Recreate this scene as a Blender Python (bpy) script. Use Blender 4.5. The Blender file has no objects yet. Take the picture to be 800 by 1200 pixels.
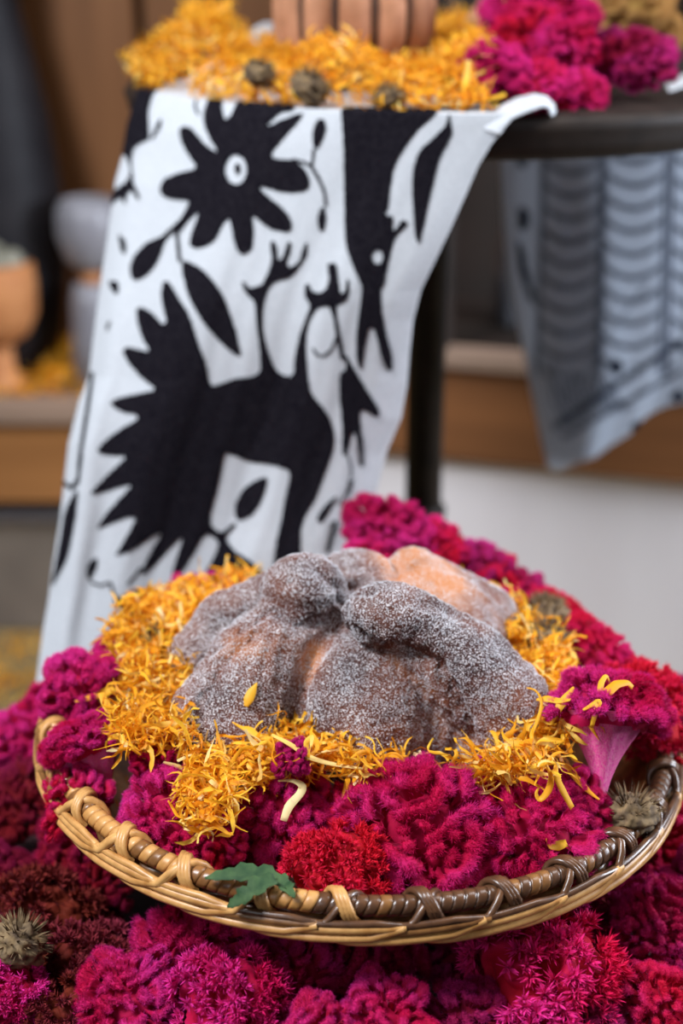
import bpy, bmesh, math, random
import numpy as np
from mathutils import Vector, Matrix, Euler, Quaternion
PI = math.pi
R_ = math.radians
SC = bpy.context.scene
COL = SC.collection
# ------------------------------------------------------------------ camera
PITCH = R_(22)
CAM = np.array((0.0, -0.72, 0.44))
FOC = 50 / 36 * 1200
cd = bpy.data.cameras.new('camera')
cam = bpy.data.objects.new('camera', cd)
COL.objects.link(cam)
cam.location = CAM
cam.rotation_euler = (PI / 2 - PITCH, 0, 0)
cd.lens = 50
cd.sensor_fit = 'VERTICAL'
cd.sensor_height = 36
cd.sensor_width = 24
cd.clip_start = 0.02
cd.dof.use_dof = True
cd.dof.focus_distance = 0.735
cd.dof.aperture_fstop = 3.6
SC.camera = cam
# ------------------------------------------------------------------ world, lights, exposure
w = bpy.data.worlds.new('world')
SC.world = w
w.use_nodes = True
bg = w.node_tree.nodes['Background']
bg.inputs['Color'].default_value = (0.62, 0.72, 0.95, 1)
bg.inputs['Strength'].default_value = 0.035


def area(name, loc, target, size, power, col, sy=None):
    l = bpy.data.lights.new(name, 'AREA')
    l.energy = power
    l.color = col
    l.size = size
    if sy:
        l.shape = 'RECTANGLE'
        l.size_y = sy
    o = bpy.data.objects.new(name, l)
    COL.objects.link(o)
    o.location = loc
    o.rotation_euler = (Vector(target) - Vector(loc)).to_track_quat('-Z', 'Y').to_euler()
    return o


area('window_light', (-1.0, -0.50, 1.65), (0, 0.1, 0.0), 0.40, 62, (0.88, 0.93, 1.0), 0.7)
area('front_fill_light', (-0.9, -1.9, 1.1), (0, 0.2, 0.15), 0.9, 8, (0.84, 0.91, 1.0), 1.1)  # added soft fill from the front left; its source is unseen
area('back_fill_light', (0.9, 0.35, 1.7), (0.0, 0.05, 0), 0.7, 17, (0.97, 0.97, 1.0), 0.9)  # added softer light from the back right, no window known there
area('background_fill_light', (1.7, 0.3, 0.5), (0.6, 1.15, -0.25), 0.6, 62, (0.80, 0.88, 1.0), 0.9)  # added to brighten the far hanging cloth and wall; source unseen
SC.view_settings.view_transform = 'Standard'
SC.view_settings.look = 'None'
SC.view_settings.gamma = 1
SC.view_settings.exposure = 0.0
SC.view_settings.use_curve_mapping = False
CT, ST = math.cos(PITCH), math.sin(PITCH)


def ray(px, py):
    x = (px - 400) / FOC
    y = -(py - 600) / FOC
    return np.array((x, CT + y * ST, -ST + y * CT))


def PY(px, py, Y):
    d = ray(px, py)
    return Vector(CAM + d * ((Y - CAM[1]) / d[1]))


def PZ(px, py, z):
    d = ray(px, py)
    return Vector(CAM + d * ((z - CAM[2]) / d[2]))


def depth_of(p):
    return (p[1] - CAM[1]) * CT - (p[2] - CAM[2]) * ST


def proj(P):
    P = np.asarray(P, float)
    dx, dy, dz = P[..., 0] - CAM[0], P[..., 1] - CAM[1], P[..., 2] - CAM[2]
    d = dy * CT - dz * ST
    return 400 + dx / d * FOC, 600 - (dy * ST + dz * CT) / d * FOC


# ------------------------------------------------------------------ materials
def mat(name, col=(0.5, 0.5, 0.5), rough=0.6, metal=0.0, spec=0.5):
    m = bpy.data.materials.new(name)
    m.use_nodes = True
    b = m.node_tree.nodes['Principled BSDF']
    b.inputs['Base Color'].default_value = (*col, 1)
    b.inputs['Roughness'].default_value = rough
    b.inputs['Metallic'].default_value = metal
    b.inputs['Specular IOR Level'].default_value = spec
    return m, m.node_tree.nodes, m.node_tree.links, b


def ramp(n, stops):
    r = n.new('ShaderNodeValToRGB')
    e = r.color_ramp.elements
    while len(e) < len(stops):
        e.new(0.5)
    for i, (p, c) in enumerate(stops):
        e[i].position = p
        e[i].color = (*c, 1)
    return r


def noise(n, l, scale, detail=3, vec=None, rough=0.5, dist=0.0):
    t = n.new('ShaderNodeTexNoise')
    t.inputs['Scale'].default_value = scale
    t.inputs['Detail'].default_value = detail
    t.inputs['Roughness'].default_value = rough
    t.inputs['Distortion'].default_value = dist
    if vec is not None:
        l.new(vec, t.inputs['Vector'])
    return t


def coords(n, l, scale=(1, 1, 1)):
    tc = n.new('ShaderNodeTexCoord')
    mp = n.new('ShaderNodeMapping')
    mp.inputs['Scale'].default_value = scale
    l.new(tc.outputs['Object'], mp.inputs['Vector'])
    return mp.outputs['Vector']


def bump(n, l, b, h, strength, dist):
    bp = n.new('ShaderNodeBump')
    bp.inputs['Strength'].default_value = strength
    bp.inputs['Distance'].default_value = dist
    l.new(h, bp.inputs['Height'])
    l.new(bp.outputs['Normal'], b.inputs['Normal'])
    return bp


def noisy(name, c1, c2, scale, rough=0.6, sc3=(1, 1, 1), bstr=0.3, bdist=0.001, spec=0.4, detail=4, lo=0.35, hi=0.65):
    m, n, l, b = mat(name, c1, rough, 0, spec)
    v = coords(n, l, sc3)
    t = noise(n, l, scale, detail, v)
    r = ramp(n, [(lo, c1), (hi, c2)])
    l.new(t.outputs['Fac'], r.inputs['Fac'])
    l.new(r.outputs['Color'], b.inputs['Base Color'])
    if bstr:
        bump(n, l, b, t.outputs['Fac'], bstr, bdist)
    return m


def velvet():
    """cockscomb pigment with crevice shade painted in: attribute tip 0..1, object colour chooses the bloom's own red"""
    m, n, l, b = mat('cockscomb_velvet', (0.5, 0, 0.1), 0.75, 0, 0.15)
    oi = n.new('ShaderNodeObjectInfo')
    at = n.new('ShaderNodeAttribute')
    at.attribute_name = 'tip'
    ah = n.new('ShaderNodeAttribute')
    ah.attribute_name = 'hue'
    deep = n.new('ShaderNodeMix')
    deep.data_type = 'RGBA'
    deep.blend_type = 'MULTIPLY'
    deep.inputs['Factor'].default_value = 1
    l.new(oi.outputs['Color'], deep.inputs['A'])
    deep.inputs['B'].default_value = (0.60, 0.6, 0.40, 1)  # shade painted into the crevices and core
    # magenta tip pigment, brightened to paint in lilac highlights
    mg = n.new('ShaderNodeMix')
    mg.data_type = 'RGBA'
    mg.inputs['B'].default_value = (1.0, 0.060, 0.54, 1)
    mm = n.new('ShaderNodeMath')
    mm.operation = 'MULTIPLY'
    l.new(ah.outputs['Fac'], mm.inputs[0])
    l.new(oi.outputs['Alpha'], mm.inputs[1])
    l.new(mm.outputs[0], mg.inputs['Factor'])
    l.new(oi.outputs['Color'], mg.inputs['A'])
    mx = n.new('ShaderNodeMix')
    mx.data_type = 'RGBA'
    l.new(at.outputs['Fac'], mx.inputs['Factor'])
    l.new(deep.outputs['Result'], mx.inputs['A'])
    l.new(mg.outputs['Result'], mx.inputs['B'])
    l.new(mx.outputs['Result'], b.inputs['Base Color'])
    b.inputs['Sheen Weight'].default_value = 0.06
    b.inputs['Sheen Roughness'].default_value = 0.4
    b.inputs['Sheen Tint'].default_value = (1.0, 0.35, 0.75, 1)
    # thin bristles let light through
    tr = n.new('ShaderNodeBsdfTranslucent')
    l.new(mx.outputs['Result'], tr.inputs['Color'])
    ms = n.new('ShaderNodeMixShader')
    ms.inputs[0].default_value = 0.11
    out = n['Material Output'] if 'Material Output' in n else [x for x in n if x.type == 'OUTPUT_MATERIAL'][0]
    l.new(b.outputs[0], ms.inputs[1])
    l.new(tr.outputs[0], ms.inputs[2])
    l.new(ms.outputs[0], out.inputs['Surface'])
    return m


def petal_material():
    m, n, l, b = mat('marigold_petal', (0.9, 0.5, 0.03), 0.5, 0, 0.3)
    at = n.new('ShaderNodeAttribute')
    at.attribute_name = 'tone'
    r = ramp(n, [(0.0, (0.42, 0.15, 0.01)), (0.22, (0.80, 0.29, 0.008)), (0.5, (0.95, 0.45, 0.02)), (0.78, (0.98, 0.60, 0.05)),
                 (1.0, (0.95, 0.80, 0.42))])
    l.new(at.outputs['Fac'], r.inputs['Fac'])
    l.new(r.outputs['Color'], b.inputs['Base Color'])
    tr = n.new('ShaderNodeBsdfTranslucent')
    l.new(r.outputs['Color'], tr.inputs['Color'])
    ms = n.new('ShaderNodeMixShader')
    ms.inputs[0].default_value = 0.35
    out = [x for x in n if x.type == 'OUTPUT_MATERIAL'][0]
    l.new(b.outputs[0], ms.inputs[1])
    l.new(tr.outputs[0], ms.inputs[2])
    l.new(ms.outputs[0], out.inputs['Surface'])
    return m


def bread_material():
    m, n, l, b = mat('sugared_crust', (0.3, 0.12, 0.05), 0.55, 0, 0.35)
    v = coords(n, l)
    big = noise(n, l, 17, 3, v, 0.5)
    crust = ramp(n, [(0.30, (0.050, 0.014, 0.011)), (0.5, (0.17, 0.050, 0.024)), (0.70, (0.52, 0.19, 0.06))])
    at = n.new('ShaderNodeAttribute')
    at.attribute_name = 'bake'
    ad = n.new('ShaderNodeMath')
    ad.operation = 'ADD'
    l.new(big.outputs['Fac'], ad.inputs[0])
    l.new(at.outputs['Fac'], ad.inputs[1])
    l.new(ad.outputs[0], crust.inputs['Fac'])
    g = noise(n, l, 1150, 2, v, 0.6)
    g2 = noise(n, l, 60, 3, v, 0.6)
    a2 = n.new('ShaderNodeMath')
    a2.operation = 'MULTIPLY_ADD'
    l.new(g2.outputs['Fac'], a2.inputs[0])
    a2.inputs[1].default_value = 0.22
    l.new(g.outputs['Fac'], a2.inputs[2])
    br = n.new('ShaderNodeAttribute')
    br.attribute_name = 'bare'
    a3 = n.new('ShaderNodeMath')
    a3.operation = 'MULTIPLY_ADD'
    l.new(br.outputs['Fac'], a3.inputs[0])
    a3.inputs[1].default_value = -0.075
    l.new(a2.outputs[0], a3.inputs[2])
    a2 = a3
    sg = ramp(n, [(0.664, (0, 0, 0)), (0.708, (1, 1, 1))])
    l.new(a2.outputs[0], sg.inputs['Fac'])
    mx = n.new('ShaderNodeMix')
    mx.data_type = 'RGBA'
    l.new(sg.outputs['Color'], mx.inputs['Factor'])
    l.new(crust.outputs['Color'], mx.inputs['A'])
    mx.inputs['B'].default_value = (0.72, 0.67, 0.67, 1)
    l.new(mx.outputs['Result'], b.inputs['Base Color'])
    bump(n, l, b, sg.outputs['Color'], 0.8, 0.0006)
    return m


M = {}
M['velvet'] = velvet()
M['petal'] = petal_material()
M['bread'] = bread_material()
m_, n_, l_, b_ = mat('sugar_grain', (0.86, 0.86, 0.90), 0.25, 0, 0.6)
b_.inputs['Transmission Weight'].default_value = 0.15
M['sugar'] = m_
M['neck'] = noisy('cockscomb_neck', (0.72, 0.012, 0.28), (0.74, 0.20, 0.34), 60, 0.7, (1, 1, 0.12), 0.6, 0.001)
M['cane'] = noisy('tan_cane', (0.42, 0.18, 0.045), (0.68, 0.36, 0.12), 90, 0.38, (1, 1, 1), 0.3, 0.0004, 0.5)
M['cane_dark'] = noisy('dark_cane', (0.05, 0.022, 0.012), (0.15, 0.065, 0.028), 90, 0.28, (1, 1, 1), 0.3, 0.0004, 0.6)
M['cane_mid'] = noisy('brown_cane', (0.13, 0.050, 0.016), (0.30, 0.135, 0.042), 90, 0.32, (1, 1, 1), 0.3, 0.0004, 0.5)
M['leaf'] = noisy('green_leaf', (0.012, 0.045, 0.012), (0.05, 0.10, 0.03), 120, 0.75, (1, 1, 1), 0.4, 0.0006)
M['dry'] = noisy('dried_calyx', (0.08, 0.05, 0.03), (0.26, 0.17, 0.08), 160, 0.8, (1, 1, 1), 0.8, 0.001)
M['dry_pale'] = noisy('pale_dried_flower', (0.45, 0.27, 0.12), (0.72, 0.50, 0.27), 80, 0.8, (1, 1, 1), 0.8, 0.001)
M['linen'] = noisy('white_cotton', (0.50, 0.515, 0.54), (0.57, 0.585, 0.61), 500, 0.85, (1, 1, 1), 0.5, 0.0003, 0.1)
M['thread'] = noisy('black_thread', (0.006, 0.005, 0.008), (0.015, 0.013, 0.017), 420, 0.9, (1, 0.35, 1), 1.0, 0.0005, 0.03)
M['tray'] = noisy('dark_tray_metal', (0.014, 0.009, 0.007), (0.030, 0.020, 0.015), 30, 0.6, (1, 1, 1), 0.2, 0.0004, 0.2)
M['iron'] = noisy('black_iron', (0.010, 0.007, 0.006), (0.024, 0.016, 0.012), 30, 0.6, (1, 1, 1), 0.2, 0.0004, 0.2)
M['clay'] = noisy('terracotta', (0.34, 0.145, 0.07), (0.50, 0.24, 0.13), 40, 0.8, (1, 1, 1), 0.4, 0.001)
M['clay_groove'] = noisy('dark_clay', (0.05, 0.022, 0.013), (0.10, 0.045, 0.022), 40, 0.8)
M['clay_orange'] = noisy('orange_clay', (0.40, 0.15, 0.05), (0.52, 0.22, 0.08), 40, 0.7)
M['wood'] = noisy('brown_board', (0.19, 0.075, 0.024), (0.30, 0.125, 0.045), 14, 0.5, (1, 1, 0.08), 0.2, 0.001)
M['wood_top'] = noisy('worn_board', (0.20, 0.13, 0.09), (0.32, 0.21, 0.15), 14, 0.6, (0.1, 1, 1), 0.2, 0.001)
M['rail'] = noisy('warm_rail', (0.22, 0.090, 0.028), (0.36, 0.155, 0.05), 9, 0.4, (0.12, 1, 1), 0.2, 0.001)
M['wood_dark'] = noisy('dark_board', (0.008, 0.005, 0.003), (0.018, 0.010, 0.007), 10, 0.6)
M['rail_dark'] = noisy('dark_warm_rail', (0.12, 0.045, 0.015), (0.22, 0.085, 0.028), 9, 0.5, (0.12, 1, 1), 0.2, 0.001)
M['plaster'] = noisy('pale_plaster', (0.66, 0.60, 0.60), (0.73, 0.68, 0.68), 6, 0.85, (1, 1, 0.3), 0.2, 0.001)
M['grey'] = noisy('grey_ceramic', (0.20, 0.19, 0.21), (0.27, 0.26, 0.28), 12, 0.35)
M['black'] = noisy('black_ceramic', (0.010, 0.009, 0.011), (0.018, 0.016, 0.018), 12, 0.55, spec=0.15)
M['ash'] = noisy('grey_resin', (0.14, 0.13, 0.09), (0.30, 0.28, 0.22), 60, 0.8)
M['step'] = noisy('dark_step_cloth', (0.022, 0.006, 0.008), (0.045, 0.012, 0.014), 40, 0.9)
M['floor'] = noisy('tan_floor', (0.17, 0.125, 0.055), (0.30, 0.22, 0.10), 6, 0.7)
M['dim'] = noisy('dim_board', (0.13, 0.105, 0.085), (0.18, 0.145, 0.115), 8, 0.6)
M['glass'] = noisy('dim_bottle', (0.05, 0.05, 0.055), (0.10, 0.10, 0.11), 12, 0.2)


# ------------------------------------------------------------------ mesh helpers
def mesh_np(name, V, F, m=None, smooth=True, attrs=None):
    """V (n,3); F list of arrays of equal-length faces"""
    me = bpy.data.meshes.new(name)
    V = np.asarray(V, np.float32)
    if not isinstance(F, list):
        F = [F]
    F = [np.asarray(f, np.int32) for f in F if len(f)]
    nl = sum(f.size for f in F)
    nf = sum(len(f) for f in F)
    me.vertices.add(len(V))
    me.vertices.foreach_set('co', V.ravel())
    me.loops.add(nl)
    me.loops.foreach_set('vertex_index', np.concatenate([f.ravel() for f in F]))
    me.polygons.add(nf)
    tot = np.concatenate([np.full(len(f), f.shape[1], np.int32) for f in F])
    st = np.concatenate([[0], np.cumsum(tot)[:-1]]).astype(np.int32)
    me.polygons.foreach_set('loop_start', st)
    me.polygons.foreach_set('loop_total', tot)
    me.polygons.foreach_set('use_smooth', np.full(nf, smooth, bool))
    me.update(calc_edges=True)
    for k, a in (attrs or {}).items():
        at = me.attributes.new(k, 'FLOAT', 'POINT')
        at.data.foreach_set('value', np.asarray(a, np.float32))
    if m:
        me.materials.append(m)
    me.validate()
    return me


def link(name, me, parent=None, **kw):
    o = bpy.data.objects.new(name, me)
    COL.objects.link(o)
    if parent:
        o.parent = parent
    for k, v in kw.items():
        o[k] = v
    return o


def tag(o, label=None, cat=None, group=None, kind=None):
    if label:
        o['label'] = label
    if cat:
        o['category'] = cat
    if group:
        o['group'] = group
    if kind:
        o['kind'] = kind
    return o


def empty(name, loc=(0, 0, 0), rot=(0, 0, 0)):
    o = bpy.data.objects.new(name, None)
    o.empty_display_size = 0.02
    COL.objects.link(o)
    o.location = loc
    o.rotation_euler = rot
    return o


def dup(o, parent=None, name=None):
    c = o.copy()
    COL.objects.link(c)
    c.parent = parent
    for ch in o.children:
        dup(ch, c)
    return c


def grid_faces(nr, nc, wrap=False):
    i = np.arange(nr - 1)[:, None]
    j = np.arange(nc if wrap else nc - 1)[None, :]
    j2 = (j + 1) % nc
    a = i * nc + j
    b = i * nc + j2
    c = (i + 1) * nc + j2
    d = (i + 1) * nc + j
    return np.stack([a, b, c, d], -1).reshape(-1, 4)


def lathe(name, prof, m, seg=48, lobes=0, lobe_amp=0.0):
    prof = np.array(prof, float)
    t = np.linspace(0, 2 * PI, seg, endpoint=False)
    k = 1 + (lobe_amp * np.abs(np.cos(lobes * t / 2)) if lobes else 0 * t)
    X = prof[:, 0][:, None] * (np.cos(t) * k)[None]
    Y = prof[:, 0][:, None] * (np.sin(t) * k)[None]
    Z = np.repeat(prof[:, 1][:, None], seg, 1)
    V = np.stack([X, Y, Z], -1).reshape(-1, 3)
    return mesh_np(name, V, grid_faces(len(prof), seg, True), m)


def tube(path, rad, sides=8, closed=False):
    """returns V, F for a tube along path"""
    P = np.asarray(path, float)
    n = len(P)
    rad = np.broadcast_to(np.asarray(rad, float), (n,))
    if closed:
        T = np.roll(P, -1, 0) - np.roll(P, 1, 0)
    else:
        T = np.gradient(P, axis=0)
    T /= np.linalg.norm(T, axis=1, keepdims=True) + 1e-12
    up = np.tile(np.array([0.0, 0, 1]), (n, 1))
    bad = np.abs(T[:, 2]) > 0.95
    up[bad] = (1, 0, 0)
    A = np.cross(T, up)
    A /= np.linalg.norm(A, axis=1, keepdims=True)
    B = np.cross(A, T)
    t = np.linspace(0, 2 * PI, sides, endpoint=False)
    V = P[:, None] + rad[:, None, None] * (A[:, None] * np.cos(t)[None, :, None] + B[:, None] * np.sin(t)[None, :, None])
    V = V.reshape(-1, 3)
    F = grid_faces(n, sides, True)
    if closed:
        j = np.arange(sides)
        j2 = (j + 1) % sides
        F = np.concatenate([F, np.stack([(n - 1) * sides + j, (n - 1) * sides + j2, j2, j], -1)])
    return V, F


def box_mesh(name, x0, x1, y0, y1, z0, z1, m, bev=0.002):
    bm = bmesh.new()
    bmesh.ops.create_cube(bm, size=1)
    for v in bm.verts:
        v.co = Vector(((x0 + x1) / 2 + v.co.x * (x1 - x0), (y0 + y1) / 2 + v.co.y * (y1 - y0), (z0 + z1) / 2 + v.co.z * (z1 - z0)))
    if bev:
        bmesh.ops.bevel(bm, geom=bm.edges[:], offset=bev, segments=1, affect='EDGES')
    me = bpy.data.meshes.new(name)
    bm.to_mesh(me)
    bm.free()
    me.materials.append(m)
    return me


def wavefield(rng, k, n=36):
    d = rng.normal(size=(n, 3))
    d /= np.linalg.norm(d, axis=1, keepdims=True)
    ph = rng.uniform(0, 2 * PI, n)
    d = d * k * rng.uniform(0.85, 1.15, (n, 1))
    return lambda p: np.cos(p @ d.T + ph).sum(1) / math.sqrt(n / 2)


def ico(sub):
    bm = bmesh.new()
    bmesh.ops.create_icosphere(bm, subdivisions=sub, radius=1)
    V = np.array([v.co[:] for v in bm.verts])
    F = np.array([[v.index for v in f.verts] for f in bm.faces])
    bm.free()
    return V, F


_ico = {}


def normals(V, F):
    a, b, c = V[F[:, 0]], V[F[:, 1]], V[F[:, 2]]
    fn = np.cross(b - a, c - a)
    N = np.zeros_like(V)
    for i in range(3):
        np.add.at(N, F[:, i], fn)
    ar = np.linalg.norm(fn, axis=1) / 2
    return N / (np.linalg.norm(N, axis=1, keepdims=True) + 1e-12), ar


def cockscomb(seed, lam=0.30, amp=0.20, sub=6, nf=9000, flen=0.085, fwid=0.010, flat=0.75, lump=0.18, tuft=0, jitter=0.33, cut=-0.62, bias=0.36):
    """unit-radius crest (mesh) and its bristles (mesh); axis +Z"""
    rng = np.random.default_rng(seed)
    if sub not in _ico:
        _ico[sub] = ico(sub)
    D, F = _ico[sub]
    keep = (D[F, 2] > cut).all(1)
    F = F[keep]
    used = np.unique(F)
    re = -np.ones(len(D), int)
    re[used] = np.arange(len(used))
    D = D[used]
    F = re[F]
    lf = wavefield(rng, 2.6, 14)
    lf2 = wavefield(rng, 6.0, 20)
    wf = [wavefield(rng, 4.5, 12) for _ in range(3)]
    rf = wavefield(rng, 2 * PI / lam, 50)
    fine = wavefield(rng, 2 * PI / (lam * 0.33), 30)
    rad = 1 + lump * 0.5 * lf(D) + lump * 0.35 * lf2(D)
    P = D * rad[:, None]
    P[:, 2] *= np.where(P[:, 2] > 0, flat, 1.0)
    # ruffled rim hangs a little over the neck
    und = np.clip((-D[:, 2] - 0.15) / 0.45, 0, 1)
    P[:, :2] *= (1 - 0.55 * und ** 1.3)[:, None]
    W = P + 0.07 * np.stack([f(P) for f in wf], 1)
    f = rf(W)
    t = np.clip(bias + f * 1.5, 0, 1)
    h = np.sqrt(np.clip(1 - (1 - t) ** 2, 0, 1))
    h = h * (0.82 + 0.18 * np.clip(lf2(P * 1.7), -1, 1))
    h = np.clip(h, 0, 1) * (1 - und * 0.9)
    N0, _ = normals(P, F)
    V = P + N0 * (amp * h + 0.012 * fine(P) * (h > 0.2))[:, None]
    N, ar = normals(V, F)
    hue = np.clip(0.5 + 0.55 * lf(P * 0.9 + 3), 0, 1) * 0.6 + 0.4 * np.clip(0.5 + 0.5 * lf2(P * 1.3), 0, 1)
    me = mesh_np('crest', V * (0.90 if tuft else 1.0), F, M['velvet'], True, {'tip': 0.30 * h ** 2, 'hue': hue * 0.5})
    # bristles
    hf = h[F].mean(1)
    uf = und[F].mean(1)
    pr = ar * (0.02 + hf ** 2.0) * (1 - 0.9 * uf)
    pr /= pr.sum()
    idx = rng.choice(len(F), nf, p=pr)
    bc = rng.dirichlet((1, 1, 1), nf)
    B = (V[F[idx]] * bc[:, :, None]).sum(1)
    Nn = (N[F[idx]] * bc[:, :, None]).sum(1)
    hu = hue[F[idx, 0]]
    if tuft:
        ti = rng.choice(len(F), tuft, p=pr)
        tc = V[F[ti, 0]]
        tn = N[F[ti, 0]]
        tn = tn * 0.6 + tc * 0.5
        tn /= np.linalg.norm(tn, axis=1, keepdims=True)
        own = rng.integers(0, tuft, nf)
        sp = rng.normal(size=(nf, 3))
        sp /= np.linalg.norm(sp, axis=1, keepdims=True)
        dr = tn[own] * 0.75 + sp * 0.75
        dr /= np.linalg.norm(dr, axis=1, keepdims=True)
        core = tc[own] + tn[own] * rng.uniform(0.0, 0.16, (nf, 1))
        B = core
        Nn = dr
        hu = hue[F[ti[own], 0]]
    dr = Nn + jitter * rng.normal(size=(nf, 3)) * (0.35 if tuft else 1)
    dr[:, 2] += 0.10
    dr /= np.linalg.norm(dr, axis=1, keepdims=True)
    L = flen * rng.uniform(0.55, 1.35, (nf, 1))
    side = np.cross(dr, rng.normal(size=(nf, 3)))
    side /= np.linalg.norm(side, axis=1, keepdims=True)
    wd = fwid * rng.uniform(0.6, 1.3, (nf, 1))
    if tuft:
        a = B - side * wd * 0.25
        b = B + side * wd * 0.25
        c = B + dr * L * 0.55 + side * wd * 0.6
        d = B + dr * L * 0.55 - side * wd * 0.6
        e = B + dr * L
        BV = np.stack([a, b, c, e, d], 1).reshape(-1, 3)
        BF = np.arange(nf * 5).reshape(-1, 5)
        tip = np.tile([0.3, 0.3, 0.7, 1.0, 0.7], nf)
        hh = np.repeat(hu, 5)
    else:
        a = B - side * wd * 0.5 - dr * L * 0.1
        b = B + side * wd * 0.5 - dr * L * 0.1
        c = B + dr * L
        BV = np.stack([a, b, c], 1).reshape(-1, 3)
        BF = np.arange(nf * 3).reshape(-1, 3)
        tip = np.tile([0.25, 0.25, 1.0], nf)
        hh = np.repeat(hu, 3)
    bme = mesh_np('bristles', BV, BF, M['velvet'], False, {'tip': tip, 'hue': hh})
    return me, bme


def ruffled(seed, sep=0.19, nf=30000, flen=0.075, fwid=0.009, flat=0.78, lump=0.14, cut=-0.45, kf=4.5, deep=0.62, lmax=0.9, wav=0.05, jit=0.30):
    """unit-radius bloom made of meandering velvety ruffles standing on a core darkened as shade"""
    rng = np.random.default_rng(seed)
    lf, lf2 = wavefield(rng, 2.6, 14), wavefield(rng, 6.0, 20)
    ff, wob = wavefield(rng, kf, 20), wavefield(rng, 9.0, 20)
    gl = wavefield(rng, 14.0, 20)

    def grad(f, p, e=0.01):
        b = f(p[None])[0]
        return np.array([f((p + e * np.eye(3)[i])[None])[0] - b for i in range(3)]) / e

    def flow(p):
        g = grad(ff, p)
        t = np.cross(p, g)
        t /= np.linalg.norm(t) + 1e-9
        a = 0.7 * wob(p[None])[0]
        return t * math.cos(a) + np.cross(p, t) * math.sin(a)

    paths = []
    allp = np.zeros((0, 3))
    tries = 0
    while tries < 1500:
        tries += 1
        d = rng.normal(size=3)
        d /= np.linalg.norm(d)
        if d[2] < cut:
            continue
        if len(allp) and ((allp - d) ** 2).sum(1).min() < (sep * 0.86) ** 2:
            continue
        Lh = rng.uniform(0.35, 1.0) * lmax / 2
        arms = []
        for sg in (1, -1):
            p = d.copy()
            arm = []
            prev = flow(p) * sg
            for k in range(int(Lh / 0.035) + 1):
                t = flow(p)
                t = t * (1 if t @ prev > 0 else -1)
                prev = t
                q = p + t * 0.035
                q /= np.linalg.norm(q)
                if q[2] < cut - 0.05 or (len(allp) and ((allp - q) ** 2).sum(1).min() < (sep * 0.74) ** 2):
                    break
                arm.append(q)
                p = q
            arms.append(arm)
        path = arms[1][::-1] + [d] + arms[0]
        if len(path) < 3:
            e = flow(d)
            path = [d - e * 0.04, d, d + e * 0.04]
            path = [x / np.linalg.norm(x) for x in path]
        path = np.array(path)
        paths.append(path)
        allp = np.concatenate([allp, path])

    def shape(D, h):
        r = 1 + lump * 0.5 * lf(D) + lump * 0.35 * lf2(D)
        P = D * (r * h)[:, None]
        P[:, 2] *= np.where(P[:, 2] > 0, flat, 1.0)
        und = np.clip((-D[:, 2] - 0.10) / 0.5, 0, 1)
        P[:, :2] *= (1 - 0.35 * und ** 1.3)[:, None]
        return P

    Vs, Fs, Hs, NRM = [], [], [], []
    base = 0
    prof = np.array([(-0.55, -4.2), (-0.72, -1.8), (-0.92, -0.6), (-0.98, 0.05), (-0.75, 0.62), (-0.30, 0.95), (0.30, 0.95), (0.75, 0.62), (0.98, 0.05), (0.92, -0.6), (0.72, -1.8), (0.55, -4.2)])
    npf = len(prof)
    rad = sep * 0.46
    for path in paths:
        n = len(path)
        m = max(5, 2 * n)
        s = np.linspace(0, n - 1, m)
        D = np.stack([np.interp(s, np.arange(n), path[:, i]) for i in range(3)], 1)
        D /= np.linalg.norm(D, axis=1, keepdims=True)
        T = np.gradient(D, axis=0)
        T /= np.linalg.norm(T, axis=1, keepdims=True) + 1e-9
        S = np.cross(D, T)
        q = np.linspace(-1, 1, m)
        end = np.sqrt(np.clip(1 - np.abs(q) ** (max(2.5, n * 0.5)), 0.0, 1)) * 0.75 + 0.25
        hh = rng.uniform(0.90, 1.06) + 0.03 * gl(D) - 0.05 * (1 - end)
        rr = rad * end * (0.88 + 0.16 * gl(D * 1.6 + 5)) * rng.uniform(0.85, 1.1)
        # scalloped edge
        sc = wav * np.sin(s * 2.1 + rng.uniform(0, 6))
        DD = (D[:, None] + S[:, None] * (prof[None, :, :1] * rr[:, None, None] + sc[:, None, None] * sep))
        nn = np.linalg.norm(DD, axis=2, keepdims=True)
        DD = DD / nn
        h = hh[:, None] + prof[None, :, 1] * rr[:, None]
        h = np.maximum(h, deep - 0.05)
        P = shape(DD.reshape(-1, 3), h.reshape(-1))
        Vs.append(P)
        Fs.append(grid_faces(m, npf) + base)
        Hs.append(np.tile(np.clip((prof[:, 1] + 1.0) / 1.95, 0, 1), m))
        base += len(P)
        # caps
        for row in (0, m - 1):
            i0 = base - m * npf + row * npf
            ids = np.arange(i0, i0 + npf)
            quad = np.array([[ids[k], ids[k + 1], ids[npf - 2 - k], ids[npf - 1 - k]] for k in range(npf // 2 - 1)])
            Fs.append(quad if row == 0 else quad[:, ::-1])
    Vr = np.concatenate(Vs)
    Fr = np.concatenate(Fs)
    Hr = np.concatenate(Hs)
    # core
    D, Fi = ico(5)
    keep = (D[Fi, 2] > min(cut - 0.2, -0.3)).all(1)
    Fi = Fi[keep]
    us = np.unique(Fi)
    re = -np.ones(len(D), int)
    re[us] = np.arange(len(us))
    Pc = shape(D[us], np.full(len(us), deep) + 0.02 * gl(D[us]))
    V = np.concatenate([Vr, Pc])
    H = np.concatenate([Hr, np.zeros(len(Pc))])
    hue = np.clip(0.5 + 0.55 * lf(V * 0.9 + 3), 0, 1) * 0.55 + 0.45 * np.clip(0.5 + 0.6 * lf2(V * 1.3), 0, 1)
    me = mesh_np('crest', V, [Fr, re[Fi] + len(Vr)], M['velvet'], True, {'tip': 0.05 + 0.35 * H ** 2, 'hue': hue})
    F = np.concatenate([Fr[:, :3], Fr[:, [0, 2, 3]]])
    N, ar = normals(Vr, F)
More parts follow.
